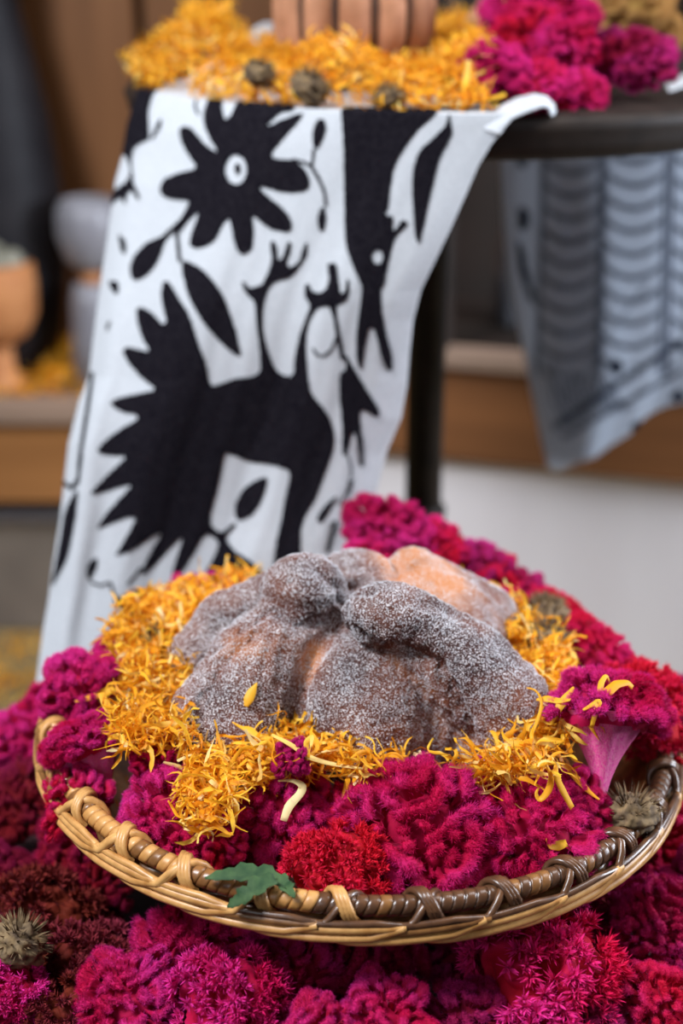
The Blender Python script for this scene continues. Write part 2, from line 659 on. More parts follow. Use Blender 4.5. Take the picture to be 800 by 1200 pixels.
    flip = np.sign((N * Vr).sum(1).mean())
    # orient outward where needed
    pr = ar * (0.03 + Hr[F].mean(1) ** 1.3)
    pr /= pr.sum()
    idx = rng.choice(len(F), nf, p=pr)
    bc = rng.dirichlet((1, 1, 1), nf)
    B = (Vr[F[idx]] * bc[:, :, None]).sum(1)
    Nn = (N[F[idx]] * bc[:, :, None]).sum(1) * flip
    rdl = B / np.linalg.norm(B, axis=1, keepdims=True)
    dr = Nn * 0.75 + rdl * 0.55 + jit * rng.normal(size=(nf, 3))
    dr[:, 2] += 0.08
    dr /= np.linalg.norm(dr, axis=1, keepdims=True)
    L = flen * rng.uniform(0.5, 1.35, (nf, 1))
    side = np.cross(dr, rng.normal(size=(nf, 3)))
    side /= np.linalg.norm(side, axis=1, keepdims=True)
    wd = fwid * rng.uniform(0.6, 1.3, (nf, 1))
    BV = np.stack([B - side * wd * 0.5 - dr * L * 0.1, B + side * wd * 0.5 - dr * L * 0.1, B + dr * L], 1).reshape(-1, 3)
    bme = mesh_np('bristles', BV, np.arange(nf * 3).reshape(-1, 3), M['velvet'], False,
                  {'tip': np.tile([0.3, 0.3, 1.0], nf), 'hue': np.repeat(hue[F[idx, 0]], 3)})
    return me, bme


def neck_mesh(seed):
    """flared ribbed neck under a bloom, axis -Z, unit radius bloom"""
    rng = np.random.default_rng(seed)
    z = np.linspace(-0.02, -1.35, 22)
    s = (z + 1.35) / 1.33
    r = 0.10 + 0.74 * s ** 1.7
    t = np.linspace(0, 2 * PI, 56, endpoint=False)
    rib = 1 + 0.05 * np.cos(t * 11 + 1.3)[None] * s[:, None] + 0.05 * np.cos(t * 5)[None]
    X = r[:, None] * np.cos(t)[None] * rib
    Y = r[:, None] * np.sin(t)[None] * rib * 0.75
    Z = np.repeat(z[:, None], 56, 1)
    V = np.stack([X, Y, Z], -1).reshape(-1, 3)
    F = grid_faces(22, 56, True)
    me = mesh_np('neck', V, F, M['neck'])
    return me


VAR = {}
VAR['big'] = ruffled(11, 0.165, 34000)
VAR['big2'] = ruffled(12, 0.185, 32000, lump=0.24, flat=0.72)
VAR['fat'] = ruffled(13, 0.27, 26000, 0.09, 0.011, 0.72, 0.28, lmax=1.3)
VAR['fat2'] = ruffled(14, 0.23, 28000, 0.085, 0.011, 0.80, 0.32, lmax=1.1)
VAR['tuft'] = cockscomb(15, 0.50, 0.22, 6, 12000, 0.20, 0.034, 0.80, 0.22, tuft=260)
VAR['tuft2'] = cockscomb(16, 0.55, 0.25, 6, 9000, 0.24, 0.045, 0.70, 0.30, tuft=190)
VAR['band'] = ruffled(17, 0.26, 26000, 0.035, 0.008, 0.65, 0.22, lmax=2.2, deep=0.55, kf=6.5, wav=0.1)
VAR['wide'] = ruffled(18, 0.17, 34000, 0.085, 0.010, 0.62, 0.30)
VAR['fan'] = ruffled(19, 0.185, 32000, 0.080, 0.010, 0.80, 0.20, cut=-0.12, deep=0.72)
NECK = neck_mesh(3)

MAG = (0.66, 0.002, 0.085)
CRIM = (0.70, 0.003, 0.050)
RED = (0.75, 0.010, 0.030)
DARK = (0.26, 0.004, 0.020)  # dark red; also paints shade into low and right-hand blooms
WINE = (0.38, 0.003, 0.05)  # wine red; also paints shade into the right-hand bed blooms
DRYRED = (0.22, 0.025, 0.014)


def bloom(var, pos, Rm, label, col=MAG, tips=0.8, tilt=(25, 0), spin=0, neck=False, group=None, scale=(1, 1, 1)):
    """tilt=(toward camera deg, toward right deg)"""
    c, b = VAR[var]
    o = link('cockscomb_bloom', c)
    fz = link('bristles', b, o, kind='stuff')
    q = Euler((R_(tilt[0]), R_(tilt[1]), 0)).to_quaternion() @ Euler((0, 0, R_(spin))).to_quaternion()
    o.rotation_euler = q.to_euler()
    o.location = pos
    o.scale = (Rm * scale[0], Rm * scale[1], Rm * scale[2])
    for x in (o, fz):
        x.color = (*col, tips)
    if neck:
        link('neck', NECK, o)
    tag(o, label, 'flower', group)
    return o


# ------------------------------------------------------------------ marigold petals
def petal_arrays(rng, L, Wd, curl, twist, bend, notch=0.15, nseg=9, cup=0.25, wig=0.0):
    """one ray floret along +X from origin"""
    s = np.linspace(0, 1, nseg)
    wid = Wd * np.clip(np.sin(np.clip(0.12 + s * 0.95, 0, 1) * PI * 0.86) ** 0.8, 0.05, 1) * (1 + 0.22 * np.sin(s * 13 + curl * 3))
    wid[0] = Wd * 0.12
    ang = np.cumsum(np.concatenate([[0], np.full(nseg - 1, curl / (nseg - 1))]) * (0.4 + 1.2 * s))
    yaw = bend * s + wig * np.sin(s * 7 + twist)
    ang = ang + wig * np.sin(s * 8 + bend * 3)
    dl = L / (nseg - 1)
    P = np.zeros((nseg, 3))
    T = np.stack([np.cos(ang) * np.cos(yaw), np.cos(ang) * np.sin(yaw), np.sin(ang)], 1)
    for i in range(1, nseg):
        P[i] = P[i - 1] + T[i - 1] * dl
    S = np.cross(np.array([0, 0, 1.0]) + 0 * T, T)
    bad = np.linalg.norm(S, axis=1) < 0.2
    S[bad] = (0, 1, 0)
    S /= np.linalg.norm(S, axis=1, keepdims=True)
    Nn = np.cross(T, S)
    tw = twist * s
    A = S * np.cos(tw)[:, None] + Nn * np.sin(tw)[:, None]
    Bn = np.cross(T, A)
    V = np.stack([P - A * wid[:, None] * 0.5 + Bn * wid[:, None] * cup, P, P + A * wid[:, None] * 0.5 + Bn * wid[:, None] * cup], 1)
    V = V.reshape(-1, 3)
    return V, s.repeat(3)


def petal_template(seed):
    rng = np.random.default_rng(seed)
    return petal_arrays(rng, rng.uniform(0.015, 0.030), rng.uniform(0.0012, 0.0029), rng.normal(0, 2.4), rng.uniform(-3.5, 3.5),
                        rng.uniform(-2.0, 2.0), cup=rng.uniform(0.1, 0.45), wig=rng.uniform(0.1, 0.6))


PT = [petal_template(100 + i) for i in range(40)]
PF = grid_faces(9, 3)


def petals_mass(name, pos, rng, scale=1.0, up=0.25, tone=(0.5, 0.17)):
    """pos (n,3) -> one joined mesh"""
    Vs, Fs, Ts = [], [], []
    base = 0
    n = len(pos)
    for i in range(n):
        V, s = PT[rng.integers(0, len(PT))]
        q = Euler((rng.uniform(-PI, PI), rng.normal(0, 0.5) - up * 0.4, rng.uniform(0, 2 * PI))).to_matrix()
        Mx = np.array(q) * scale * rng.uniform(0.75, 1.2)
        Vs.append(V @ Mx.T + pos[i] - (Mx @ V.mean(0)))
        Fs.append(PF + base)
        t = np.clip(rng.normal(*tone), 0, 0.85)
        Ts.append(np.clip(t + 0.15 * (s - 0.5) + (0.2 if rng.random() < 0.1 else 0), 0, 1))
        base += len(V)
    return mesh_np(name, np.concatenate(Vs), np.concatenate(Fs), M['petal'], True, {'tone': np.concatenate(Ts)})


PM = []
_r = np.random.default_rng(5)
for i, (V, s) in enumerate(PT):
    t = float(np.clip(_r.normal(0.62, 0.20), 0.1, 0.9))
    PM.append(mesh_np('petal', V - V.mean(0), PF, M['petal'], True, {'tone': np.clip(t + 0.15 * (s - 0.5), 0, 1)}))


def petal(pos, rot, label, idx=None, scale=1.0, group=None, arr=None, tone=0.6):
    if arr is not None:
        V, s = arr
        me = mesh_np('petal', V, grid_faces(len(V) // 3, 3), M['petal'], True, {'tone': np.clip(tone + 0.15 * (s - 0.5), 0, 1)})
    else:
        me = PM[idx]
    o = link('marigold_petal', me)
    o.location = pos
    o.rotation_euler = rot
    o.scale = (scale,) * 3
    return tag(o, label, 'petal', group)


# ================================================================== SETTING
YAW = -math.atan(0.30)
WO = Vector((0.15, 1.223, 0))


def wbox(name, x0, x1, y0, y1, z0, z1, m, parent=None, kind='structure', bev=0.002):
    me = box_mesh(name, x0, x1, y0, y1, z0, z1, m, bev)
    o = link(name, me, parent)
    if parent is None:
        o.location = WO
        o.rotation_euler = (0, 0, YAW)
        if kind:
            o['kind'] = kind
    return o


def sbox(name, x0, x1, y0, y1, z0, z1, m, parent=None, kind='structure', bev=0.002):
    me = box_mesh(name, x0, x1, y0, y1, z0, z1, m, bev)
    o = link(name, me, parent)
    if parent is None and kind:
        o['kind'] = kind
    return o


ZF = -0.66
sbox('floor', -3, 3, -2.5, 3.2, ZF - 0.05, ZF, M['floor'], bev=0)
wbox('wall_back', -0.16, 1.6, 0.02, 0.06, ZF, -0.26, M['plaster'], bev=0)
# niche furniture on the right: rail, sill, dark inside
cab = tag(link('altar_cabinet', box_mesh('altar_cabinet', -0.16, 1.6, 0.40, 0.43, -0.26, 1.0, M['wood_dark'])),
          'dark open wooden cabinet behind the table with a warm brown front rail', 'cabinet')
cab.location = WO
cab.rotation_euler = (0, 0, YAW)
link('rail', box_mesh('rail', -0.16, 1.6, -0.005, 0.06, -0.262, -0.121, M['rail_dark']), cab)
link('sill', box_mesh('sill', -0.16, 1.6, -0.022, 0.035, -0.120, -0.100, M['wood_top']), cab)
link('inner_floor', box_mesh('inner_floor', -0.16, 1.6, 0.036, 0.40, -0.122, -0.112, M['wood_dark']), cab)
link('upright', box_mesh('upright', -0.022, -0.004, 0.0, 0.05, -0.10, 1.0, M['wood_dark']), cab)
link('side_panel', box_mesh('side_panel', -0.19, -0.16, 0.0, 0.43, -0.26, 1.0, M['wood']), cab)
for i, (lx, h, r) in enumerate(((0.045, 0.20, 0.024), (0.10, 0.16, 0.028))):
    p = WO + Matrix.Rotation(YAW, 3, 'Z') @ Vector((lx, 0.22, 0))
    o = link('bottle', lathe('bottle', [(0.001, 0), (r, 0.003), (r, h * 0.6), (r * 0.4, h * 0.78), (r * 0.38, h), (0.001, h)], M['glass'], 24))
    o.location = (p.x, p.y, -0.112)
    tag(o, ('tall dim bottle inside the dark cabinet right of the post', 'shorter dim bottle inside the dark cabinet beside the hanging blue cloth')[i],
        'bottle', 'bottles in the dark cabinet')

# wooden wall behind on the left
pw = sbox('wall_left', -1.6, -0.02, 1.66, 1.70, ZF, 1.2, M['wood_dark'], bev=0)
xs = [-1.16, -0.90, -0.655, -0.51, -0.316, -0.19, -0.06]
for a, b in zip(xs[:-1], xs[1:]):
    link('plank', box_mesh('plank', a + 0.007, b - 0.007, 1.628, 1.66, -0.20, 1.1, M['wood'], 0.004), pw)
# low shelf on the left
sh = tag(link('low_shelf', box_mesh('low_shelf', -1.3, -0.25, 1.36, 1.64, -0.256, -0.214, M['wood_top'])),
         'brown wooden shelf bench at the left carrying pots and yellow petals', 'shelf')
link('front_board', box_mesh('front_board', -1.3, -0.25, 1.38, 1.41, -0.392, -0.256, M['rail']), sh)
link('rear_board', box_mesh('rear_board', -1.3, -0.25, 1.60, 1.63, -0.430, -0.256, M['wood_dark']), sh)
lb = tag(link('low_box', box_mesh('low_box', -1.3, -0.20, 1.46, 1.60, ZF, -0.452, M['dim'], 0.006)),
         'long dim grey box standing on the floor under the left shelf', 'box')
link('lid', box_mesh('lid', -1.3, -0.20, 1.44, 1.62, -0.452, -0.432, M['grey'], 0.004), lb)

rng = np.random.default_rng(77)
# black vase, burner, grey pot on the shelf
vase = link('black_vase', lathe('black_vase', [(0.001, 0), (0.06, 0), (0.085, 0.07), (0.100, 0.18), (0.100, 0.30), (0.09, 0.40), (0.070, 0.50),
                                              (0.05, 0.60), (0.05, 0.68), (0.044, 0.69), (0.044, 0.6), (0.001, 0.5)], M['black'], 56))
p = PY(2, 300, 1.50)
vase.location = (p.x, 1.50, -0.214)
tag(vase, 'tall black vase at the left edge on the wooden shelf', 'vase')
p = PY(-4, 350, 1.42)
br = empty('incense_burner', (p.x, 1.42, -0.214))
tag(br, 'orange clay incense burner with goblet foot at the left edge', 'burner')
link('bowl', lathe('bowl', [(0.001, 0.075), (0.022, 0.072), (0.045, 0.088), (0.060, 0.120), (0.062, 0.165), (0.060, 0.198), (0.054, 0.200),
                            (0.054, 0.16), (0.04, 0.12), (0.001, 0.10)], M['clay_orange'], 48), br)
link('foot', lathe('foot', [(0.001, 0), (0.04, 0), (0.038, 0.012), (0.02, 0.03), (0.018, 0.074), (0.001, 0.076)], M['clay_orange'], 32), br)
for i in range(9):
    V, F = ico(3)
    nf = wavefield(rng, 2.2, 10)
    s = rng.uniform(0.014, 0.024)
    V = V * (1 + 0.22 * nf(V))[:, None] * s
    o = link('resin_lump', mesh_np('resin_lump', V, F, M['ash']))
    a = i * 2.4
    o.location = (p.x + 0.032 * math.cos(a) * (i > 1), 1.42 + 0.032 * math.sin(a) * (i > 1), -0.214 + 0.195 + (0.026 if i < 2 else 0) + rng.uniform(0, 0.01))
    tag(o, 'grey green lump of resin heaped in the orange burner', 'resin', 'resin lumps in the orange burner')
p = PY(106, 300, 1.42)
gp = empty('grey_goblet', (p.x, 1.42, -0.214))
tag(gp, 'pale grey waisted pot on the shelf beside the embroidered cloth', 'pot')
link('upper_bowl', lathe('upper_bowl', [(0.001, 0.185), (0.02, 0.186), (0.038, 0.205), (0.049, 0.24), (0.048, 0.275), (0.040, 0.292), (0.034, 0.292),
                                       (0.03, 0.25), (0.001, 0.21)], M['grey'], 40), gp)
link('stem', lathe('stem', [(0.001, 0.165), (0.018, 0.165), (0.016, 0.19), (0.001, 0.192)], M['clay_orange'], 24), gp)
link('base', lathe('base', [(0.001, 0), (0.040, 0), (0.036, 0.08), (0.034, 0.14), (0.028, 0.166), (0.001, 0.168)], M['grey'], 40), gp)

n = 900
ps = np.stack([rng.uniform(-0.78, -0.36, n), rng.uniform(1.37, 1.56, n), np.zeros(n)], 1)
ps[:, 2] = -0.212 + rng.uniform(0.3, 1, n) * 0.035 * (1 + 0.6 * np.sin(ps[:, 0] * 40)) * np.clip((ps[:, 1] - 1.36) / 0.06, 0.1, 1)
tag(link('marigold_petals', petals_mass('marigold_petals', ps, rng, 1.7, tone=(0.45, 0.2))), 'loose yellow marigold petals heaped on the left wooden shelf', 'petals',
    kind='stuff')
n = 1100
ps = np.stack([rng.uniform(-0.85, -0.30, n), rng.uniform(0.95, 1.44, n), rng.uniform(0.002, 0.012, n) + ZF], 1)
tag(link('floor_petals', petals_mass('floor_petals', ps, rng, 1.6, up=0, tone=(0.45, 0.2))), 'dull gold petals strewn over the floor at lower left', 'petals', kind='stuff')

# ================================================================== TABLE
TC = np.array((0.094, 0.560))
TR = 0.278
ZT = 0.325
tb = empty('pedestal_table', (TC[0], TC[1], ZF))
tag(tb, 'round dark metal pedestal table carrying the embroidered cloth and flowers', 'table')
link('tabletop', lathe('tabletop', [(0.001, 0), (TR - 0.012, 0), (TR - 0.004, 0.004), (TR - 0.002, 0.012), (TR, 0.020), (TR + 0.002, 0.025), (TR - 0.002, 0.030),
                                    (TR - 0.010, 0.031), (0.001, 0.030)], M['tray'], 128), tb).location = (0, 0, ZT - 0.030 - ZF)
link('column', lathe('column', [(0.001, 0.0), (0.0175, 0.0), (0.0175, 0.93), (0.03, 0.95), (0.05, 0.96), (0.001, 0.96)], M['iron'], 32), tb).location = (-0.015, 0, 0)
link('collar', lathe('collar', [(0.0165, 0), (0.022, 0.002), (0.022, 0.014), (0.0165, 0.018)], M['iron'], 32), tb).location = (-0.015, 0, -0.085 - ZF)
link('base_plate', lathe('base_plate', [(0.001, 0), (0.17, 0), (0.17, 0.008), (0.03, 0.02), (0.018, 0.05), (0.001, 0.05)], M['iron'], 48), tb).location = (-0.015, 0, 0)

# ------------------------------------------------------------------ main cloth
LE = [(95, 163), (112, 160), (145, 150), (180, 144), (212, 135), (240, 131), (300, 122), (370, 112), (440, 104), (472, 92), (520, 80), (565, 75), (610, 70),
      (660, 62), (700, 57), (740, 50), (780, 45), (830, 38)]
RE = [(118, 612), (133, 601), (150, 590), (170, 575), (195, 560), (230, 545), (270, 527), (305, 510), (340, 493), (375, 484), (410, 480), (450, 477), (490, 470),
      (530, 453), (570, 443), (610, 430), (640, 416), (680, 405), (790, 395)]
NU, NV, NB = 400, 640, 46
uu = np.linspace(0, 1, NU)
pxt = 162 + (604 - 162) * uu
ZC = ZT + 0.004
Ya = np.full(NU, 0.3)
Xa = np.zeros(NU)
for _ in range(60):
    dep = (Ya - CAM[1]) * CT - (ZC - CAM[2]) * ST
    Xa = (pxt - 400) / FOC * dep
    Ya = 0.5 * Ya + 0.5 * (TC[1] - np.sqrt(np.clip((TR + 0.004) ** 2 - (Xa - TC[0]) ** 2, 1e-5, 1)))
pyt = proj(np.stack([Xa, Ya, np.full(NU, ZC)], -1))[1]
vv = np.linspace(0, 1, NV)
U, Vg = np.meshgrid(uu, vv)
pyb = 830 + (790 - 830) * uu
PYg = pyt[None] + Vg * (pyb - pyt)[None]
xl = np.interp(PYg[:, 0], [a for a, b in LE], [b for a, b in LE])
xr = np.interp(PYg[:, -1], [a for a, b in RE], [b for a, b in RE])
PXg = xl[:, None] + (xr - xl)[:, None] * U
sv = Vg ** 0.8
Yb = 0.235 + 0.0 * uu
Yg = Ya[None] * (1 - sv) + Yb[None] * sv
fold = 0.005 * np.sin(U * 11 + 1.0 + Vg * 2.0) + 0.0012 * np.sin(U * 30 + Vg * 5) + 0.010 * np.exp(-((U - 0.03 - 0.05 * Vg) / 0.05) ** 2) * -1
fold += 0.0002 * np.sin(U * 90 + 11 * Vg) + 0.004 * np.sin(Vg * 9 + U * 3)
Yg = Yg + fold * np.clip(Vg * 3.0, 0, 1)
dxr = (PXg - 400) / FOC
dyr = -(PYg - 600) / FOC
RX, RY, RZ = dxr, CT + dyr * ST, -ST + dyr * CT
kk = (Yg - CAM[1]) / RY
H = np.stack([RX * kk, Yg, CAM[2] + RZ * kk], -1)
# rounded shoulder over the rim
tt = np.linspace(1, 0, NB, endpoint=False)
T2, U2 = np.meshgrid(tt, uu, indexing='ij')
cl_u = np.clip(1 - U2 / 0.25, 0, 1)
top = np.zeros((NB, NU, 3))
top[..., 0] = Xa[None] + T2 * (0.10 * cl_u - 0.06 * np.clip((U2 - 0.75) / 0.25, 0, 1))
top[..., 1] = Ya[None] + T2 * (0.34 + 0.04 * cl_u)
top[..., 2] = ZC + 0.030 * np.clip((T2 - 0.25) / 0.5, 0, 1) * np.clip(1.2 - U2 / 0.3, 0, 1) + 0.0035 * np.sin(T2 * 17 + U2 * 9) * T2
G = np.concatenate([top, H], 0)
NR = G.shape[0]
GV = G.reshape(-1, 3)
GF = grid_faces(NR, NU)[:, ::-1]
root_cloth = link('embroidered_cloth', mesh_np('embroidered_cloth', GV, GF, M['linen']))
tag(root_cloth, 'white cotton cloth with black embroidered animals draped over the table edge', 'cloth')

gx, gy = proj(GV)
gx = gx.reshape(NR, NU)
gy = gy.reshape(NR, NU)


def inside(poly, X, Y):
    r = np.zeros(X.shape, bool)
    n = len(poly)
    j = n - 1
    for i in range(n):
        xi, yi = poly[i]
        xj, yj = poly[j]
        if yi != yj:
            c = ((yi > Y) != (yj > Y)) & (X < (xj - xi) * (Y - yi) / (yj - yi) + xi)
            r ^= c
        j = i
    return r


def smooth_poly(poly, it=2):
    P = [tuple(p) for p in poly]
    for _ in range(it):
        Q = []
        for i in range(len(P)):
            a, b = P[i], P[(i + 1) % len(P)]
            Q.append((0.8 * a[0] + 0.2 * b[0], 0.8 * a[1] + 0.2 * b[1]))
            Q.append((0.2 * a[0] + 0.8 * b[0], 0.2 * a[1] + 0.8 * b[1]))
        P = Q
    return P


def stroke(pts, wd, X, Y):
    r = np.zeros(X.shape, bool)
    for a, b in zip(pts[:-1], pts[1:]):
        ax, ay = a
        bx, by = b
        L2 = (bx - ax) ** 2 + (by - ay) ** 2
        t = np.clip(((X - ax) * (bx - ax) + (Y - ay) * (by - ay)) / L2, 0, 1)
        r |= (X - ax - t * (bx - ax)) ** 2 + (Y - ay - t * (by - ay)) ** 2 < (wd / 2) ** 2
    return r


def ell(cx, cy, rx, ry):
    return [(cx + rx * math.cos(a), cy + ry * math.sin(a)) for a in np.linspace(0, 2 * PI, 20, endpoint=False)]


FLOWER = [(254, 176), (247, 165), (240, 150), (238, 135), (240, 128), (244, 117), (252, 111), (261, 117), (261, 130), (265, 141), (271, 135), (277, 121),
          (290, 110), (345, 120), (345, 131), (330, 132), (322, 139), (310, 150), (345, 134), (360, 132), (317, 180), (322, 186), (340, 187), (348, 189), (358, 198),
          (364, 211), (362, 222), (352, 226), (330, 226), (305, 218), (306, 223), (325, 238), (338, 250), (343, 262), (341, 272), (330, 272), (315, 268), (300, 256),
          (296, 251), (298, 275), (296, 292), (289, 299), (280, 298), (275, 288), (272, 270), (269, 256), (262, 262), (254, 280), (243, 289), (230, 292), (222, 288),
          (224, 274), (234, 250), (231, 250), (218, 263), (213, 272), (206, 268), (222, 238), (220, 235), (200, 234), (190, 230), (187, 222), (192, 210), (208, 203), (232, 198), (222, 184), (213, 168),
          (210, 153), (216, 147), (226, 151), (240, 168), (253, 178)]
RING = ell(277, 199, 12, 17)
CORE = ell(279, 198, 4, 7)
CREATURE = [(191, 336), (191, 331), (197, 329), (204, 338), (212, 352), (222, 367), (232, 400), (242, 427), (246, 452), (260, 449), (275, 443), (295, 441),
            (305, 436), (304, 410), (300, 380), (299, 355), (292, 347), (285, 340), (283, 331), (287, 329), (291, 337), (305, 335), (312, 325), (319, 305), (316, 285),
            (320, 281), (325, 287), (326, 306), (331, 302), (337, 282), (342, 284), (341, 295), (336, 307), (339, 314), (350, 307), (355, 290), (358, 284), (361, 287),
            (360, 300), (350, 315), (340, 326), (322, 330), (314, 340), (309, 355), (307, 378), (312, 405), (321, 430), (330, 439), (344, 441), (345, 420), (350, 395),
            (360, 368), (364, 359), (357, 347), (357, 335), (361, 331), (366, 340), (372, 344), (382, 340), (386, 327), (383, 310), (386, 309), (391, 308), (395, 310),
            (397, 327), (399, 344), (404, 342), (406, 327), (409, 326), (410, 340), (407, 352), (400, 356), (393, 359), (404, 420), (398, 423), (388, 360), (377, 359),
            (367, 368), (360, 385), (359, 410), (361, 435), (364, 460), (377, 475), (387, 490), (393, 512), (390, 530), (382, 552), (370, 585), (357, 605), (352, 625),
            (355, 690), (318, 690), (322, 640), (329, 612), (333, 587), (341, 552), (325, 546), (312, 544), (290, 541), (267, 530), (262, 535), (257, 565), (244, 612),
            (259, 625), (275, 611), (278, 615), (264, 630), (275, 645), (292, 655), (310, 671), (310, 690), (230, 690), (257, 640), (252, 630), (240, 625), (230, 642),
            (214, 670), (202, 682), (201, 672), (207, 652), (215, 628), (205, 636), (182, 662), (164, 675), (167, 664), (180, 640), (190, 622), (176, 630),
            (155, 645), (135, 652), (140, 643), (150, 625), (160, 607), (150, 606), (127, 615), (113, 621), (120, 607), (142, 582), (155, 568), (147, 569), (125, 576),
            (105, 580), (110, 572), (130, 552), (150, 534), (132, 534), (117, 532), (113, 527), (122, 517), (142, 502), (162, 491), (160, 486), (142, 483), (127, 472),
            (142, 465), (180, 458), (182, 455), (165, 442), (150, 425), (143, 411), (150, 406), (165, 410), (176, 412), (167, 397), (161, 377), (160, 362),
            (167, 359), (180, 367), (190, 380), (196, 378), (191, 360), (189, 342)]
LEAF1 = [(187, 279), (172, 284), (157, 300), (152, 315), (155, 329), (168, 327), (182, 314), (191, 294), (194, 283), (205, 272), (219, 258), (214, 254), (200, 268)]
LEAF2 = [(213, 304), (227, 308), (245, 322), (262, 345), (274, 378), (285, 421), (267, 410), (240, 382), (221, 349), (214, 322)]
LEAF3 = [(315, 557), (312, 575), (305, 592), (295, 605), (281, 611), (275, 604), (275, 590), (285, 572), (300, 562)]
HAND = [(397, 436), (397, 465), (401, 502), (400, 532), (406, 534), (411, 512), (415, 505), (419, 527), (421, 547), (426, 547), (426, 522), (422, 495), (422, 480),
        (432, 483), (440, 490), (445, 487), (442, 475), (432, 460), (420, 440), (411, 424), (405, 424), (404, 434)]
SMALLLEAF = [(396, 579), (390, 592), (382, 606), (375, 614), (370, 609), (375, 599), (385, 587)]
BIRD = [(399, 120), (402, 167), (403, 230), (404, 280), (407, 295), (415, 317), (424, 337), (421, 360), (417, 390), (417, 420), (420, 432), (424, 432), (427, 410),
        (432, 384), (437, 384), (442, 400), (447, 422), (455, 437), (460, 432), (459, 415), (452, 390), (447, 360), (446, 337), (450, 336), (452, 322), (456, 305),
        (462, 280), (471, 270), (480, 262), (471, 256), (462, 271), (460, 265), (461, 252), (451, 253), (456, 240), (457, 225), (462, 195), (475, 172), (490, 152),
        (505, 139), (514, 131), (514, 118)]
EYE = ell(442, 301, 6, 8)
WING = [(526, 130), (528, 142), (531, 157), (515, 185), (509, 210), (502, 240), (497, 264), (491, 288), (486, 279), (484, 255), (482, 220), (483, 200), (490, 177),
        (507, 162), (522, 147)]
BUD = [(372, 140), (380, 139), (383, 150), (380, 162), (370, 178), (366, 168), (366, 153)]
BUD2 = [(380, 238), (383, 258), (379, 273), (373, 270), (371, 257), (374, 247)]
BAND = [(230, 50), (215, 88), (190, 100), (180, 112), (175, 127), (175, 145), (176, 165), (167, 167), (157, 175), (155, 187), (157, 215), (165, 230), (162, 236),
        (156, 224), (150, 225), (147, 242), (143, 230), (130, 242), (128, 230), (136, 222), (150, 212), (154, 200), (147, 182), (138, 180), (140, 145), (150, 100), (170, 50)]
DIAG = [(189, 138), (191, 145), (183, 158), (178, 168), (178, 160), (185, 145)]
TRI1 = [(139, 271), (150, 285), (146, 301), (141, 290)]
TRI2 = [(127, 329), (140, 329), (139, 347), (132, 342)]
TRI3 = [(126, 380), (131, 373), (128, 385), (124, 390)]
LOWLEAF = [(105, 657), (115, 652), (115, 662), (107, 677), (105, 682), (101, 675), (101, 665)]
LOWFLOWER = [(132, 690), (138, 700), (150, 695), (160, 688), (168, 690), (170, 720), (135, 712)]
LOWBAND = [(86, 580), (93, 572), (89, 610), (80, 655), (66, 680), (60, 690), (70, 640), (76, 600)]
HEM = [(85, 730), (74, 755), (70, 770), (78, 745)]


def motif(name, mask, label=None):
    """raised satin-stitch patch: grid cells of the cloth lifted a thread's height"""
    m2 = mask.reshape(NR, NU)
    m2 = m2.copy()
    fm = m2[:-1, :-1].astype(int) + m2[1:, :-1] + m2[:-1, 1:] + m2[1:, 1:] >= 3
    F = GF[fm.reshape(-1)]
    if len(F) == 0:
        return
    used = np.unique(F)
    re = -np.ones(NR * NU, int)
    re[used] = np.arange(len(used))
    o = link(name, mesh_np(name, GV[used] + NORM[used] * 0.0009, re[F], M['thread']), root_cloth)
    return o


def grid_normals(G):
    du = np.gradient(G, axis=1)
    dv = np.gradient(G, axis=0)
    N = np.cross(dv, du)
    N /= np.linalg.norm(N, axis=2, keepdims=True) + 1e-12
    return N


NORM = grid_normals(G)
# make normals face the outside (camera side / up)
NORM[NORM[..., 1] * -1 + NORM[..., 2] * 0.6 < 0] *= -1
NORM = NORM.reshape(-1, 3)
# slightly irregular stitched edges
wx = gx + 0.6 * np.sin(gy * 1.9 + gx * 0.6)
wy = gy + 0.6 * np.sin(gx * 2.1)
hang = np.zeros((NR, NU), bool)
hang[NB - 3:] = True
ins = lambda p, it=2: inside(smooth_poly(p, it), wx, wy) & hang
motif('embroidered_flower', (ins(FLOWER) & ~ins(RING, 0)))
motif('flower_eye', ins(CORE, 0))
motif('embroidered_creature', ins(CREATURE, 1))
motif('embroidered_leaf', ins(LEAF1))
motif('embroidered_leaf', ins(LEAF2))
motif('embroidered_leaf', ins(LEAF3))
motif('embroidered_leaf', ins(SMALLLEAF))
motif('embroidered_leaf', ins(BUD))
motif('embroidered_leaf', ins(BUD2))
motif('embroidered_leaf', ins(LOWLEAF))
motif('embroidered_blossom', ins(HAND, 1))
motif('embroidered_blossom', ins(LOWFLOWER, 1))
motif('embroidered_bird', ins(BIRD, 1) & ~ins(EYE, 0))
motif('embroidered_wing', ins(WING))
allg = inside(smooth_poly(BAND, 2), wx, wy)
motif('embroidered_band', allg & np.concatenate([np.repeat((uu < 0.2)[None], NB, 0), np.ones((NR - NB, NU), bool)]))
for q_ in (DIAG, TRI1, TRI2, TRI3, HEM):
    motif('embroidered_mark', ins(q_, 1))
motif('embroidered_band', ins(LOWBAND, 1))
st = lambda pts, wd: stroke(pts, wd, gx, gy) & hang
motif('embroidered_vine', st([(211, 262), (208, 275), (211, 305)], 5) | st([(368, 176), (366, 192)], 4) | st([(344, 187), (358, 191), (365, 195), (374, 210), (380, 225), (382, 240)], 4))
motif('embroidered_vine', st([(394, 395), (388, 410), (380, 417), (372, 416), (367, 409)], 3) | st([(231, 112), (229, 125), (233, 134)], 3))
motif('embroidered_vine', st([(408, 534), (411, 552), (408, 572), (398, 592)], 3) | st([(391, 612), (389, 625), (384, 645)], 6) | st([(414, 560), (402, 600), (394, 625)], 2.5))
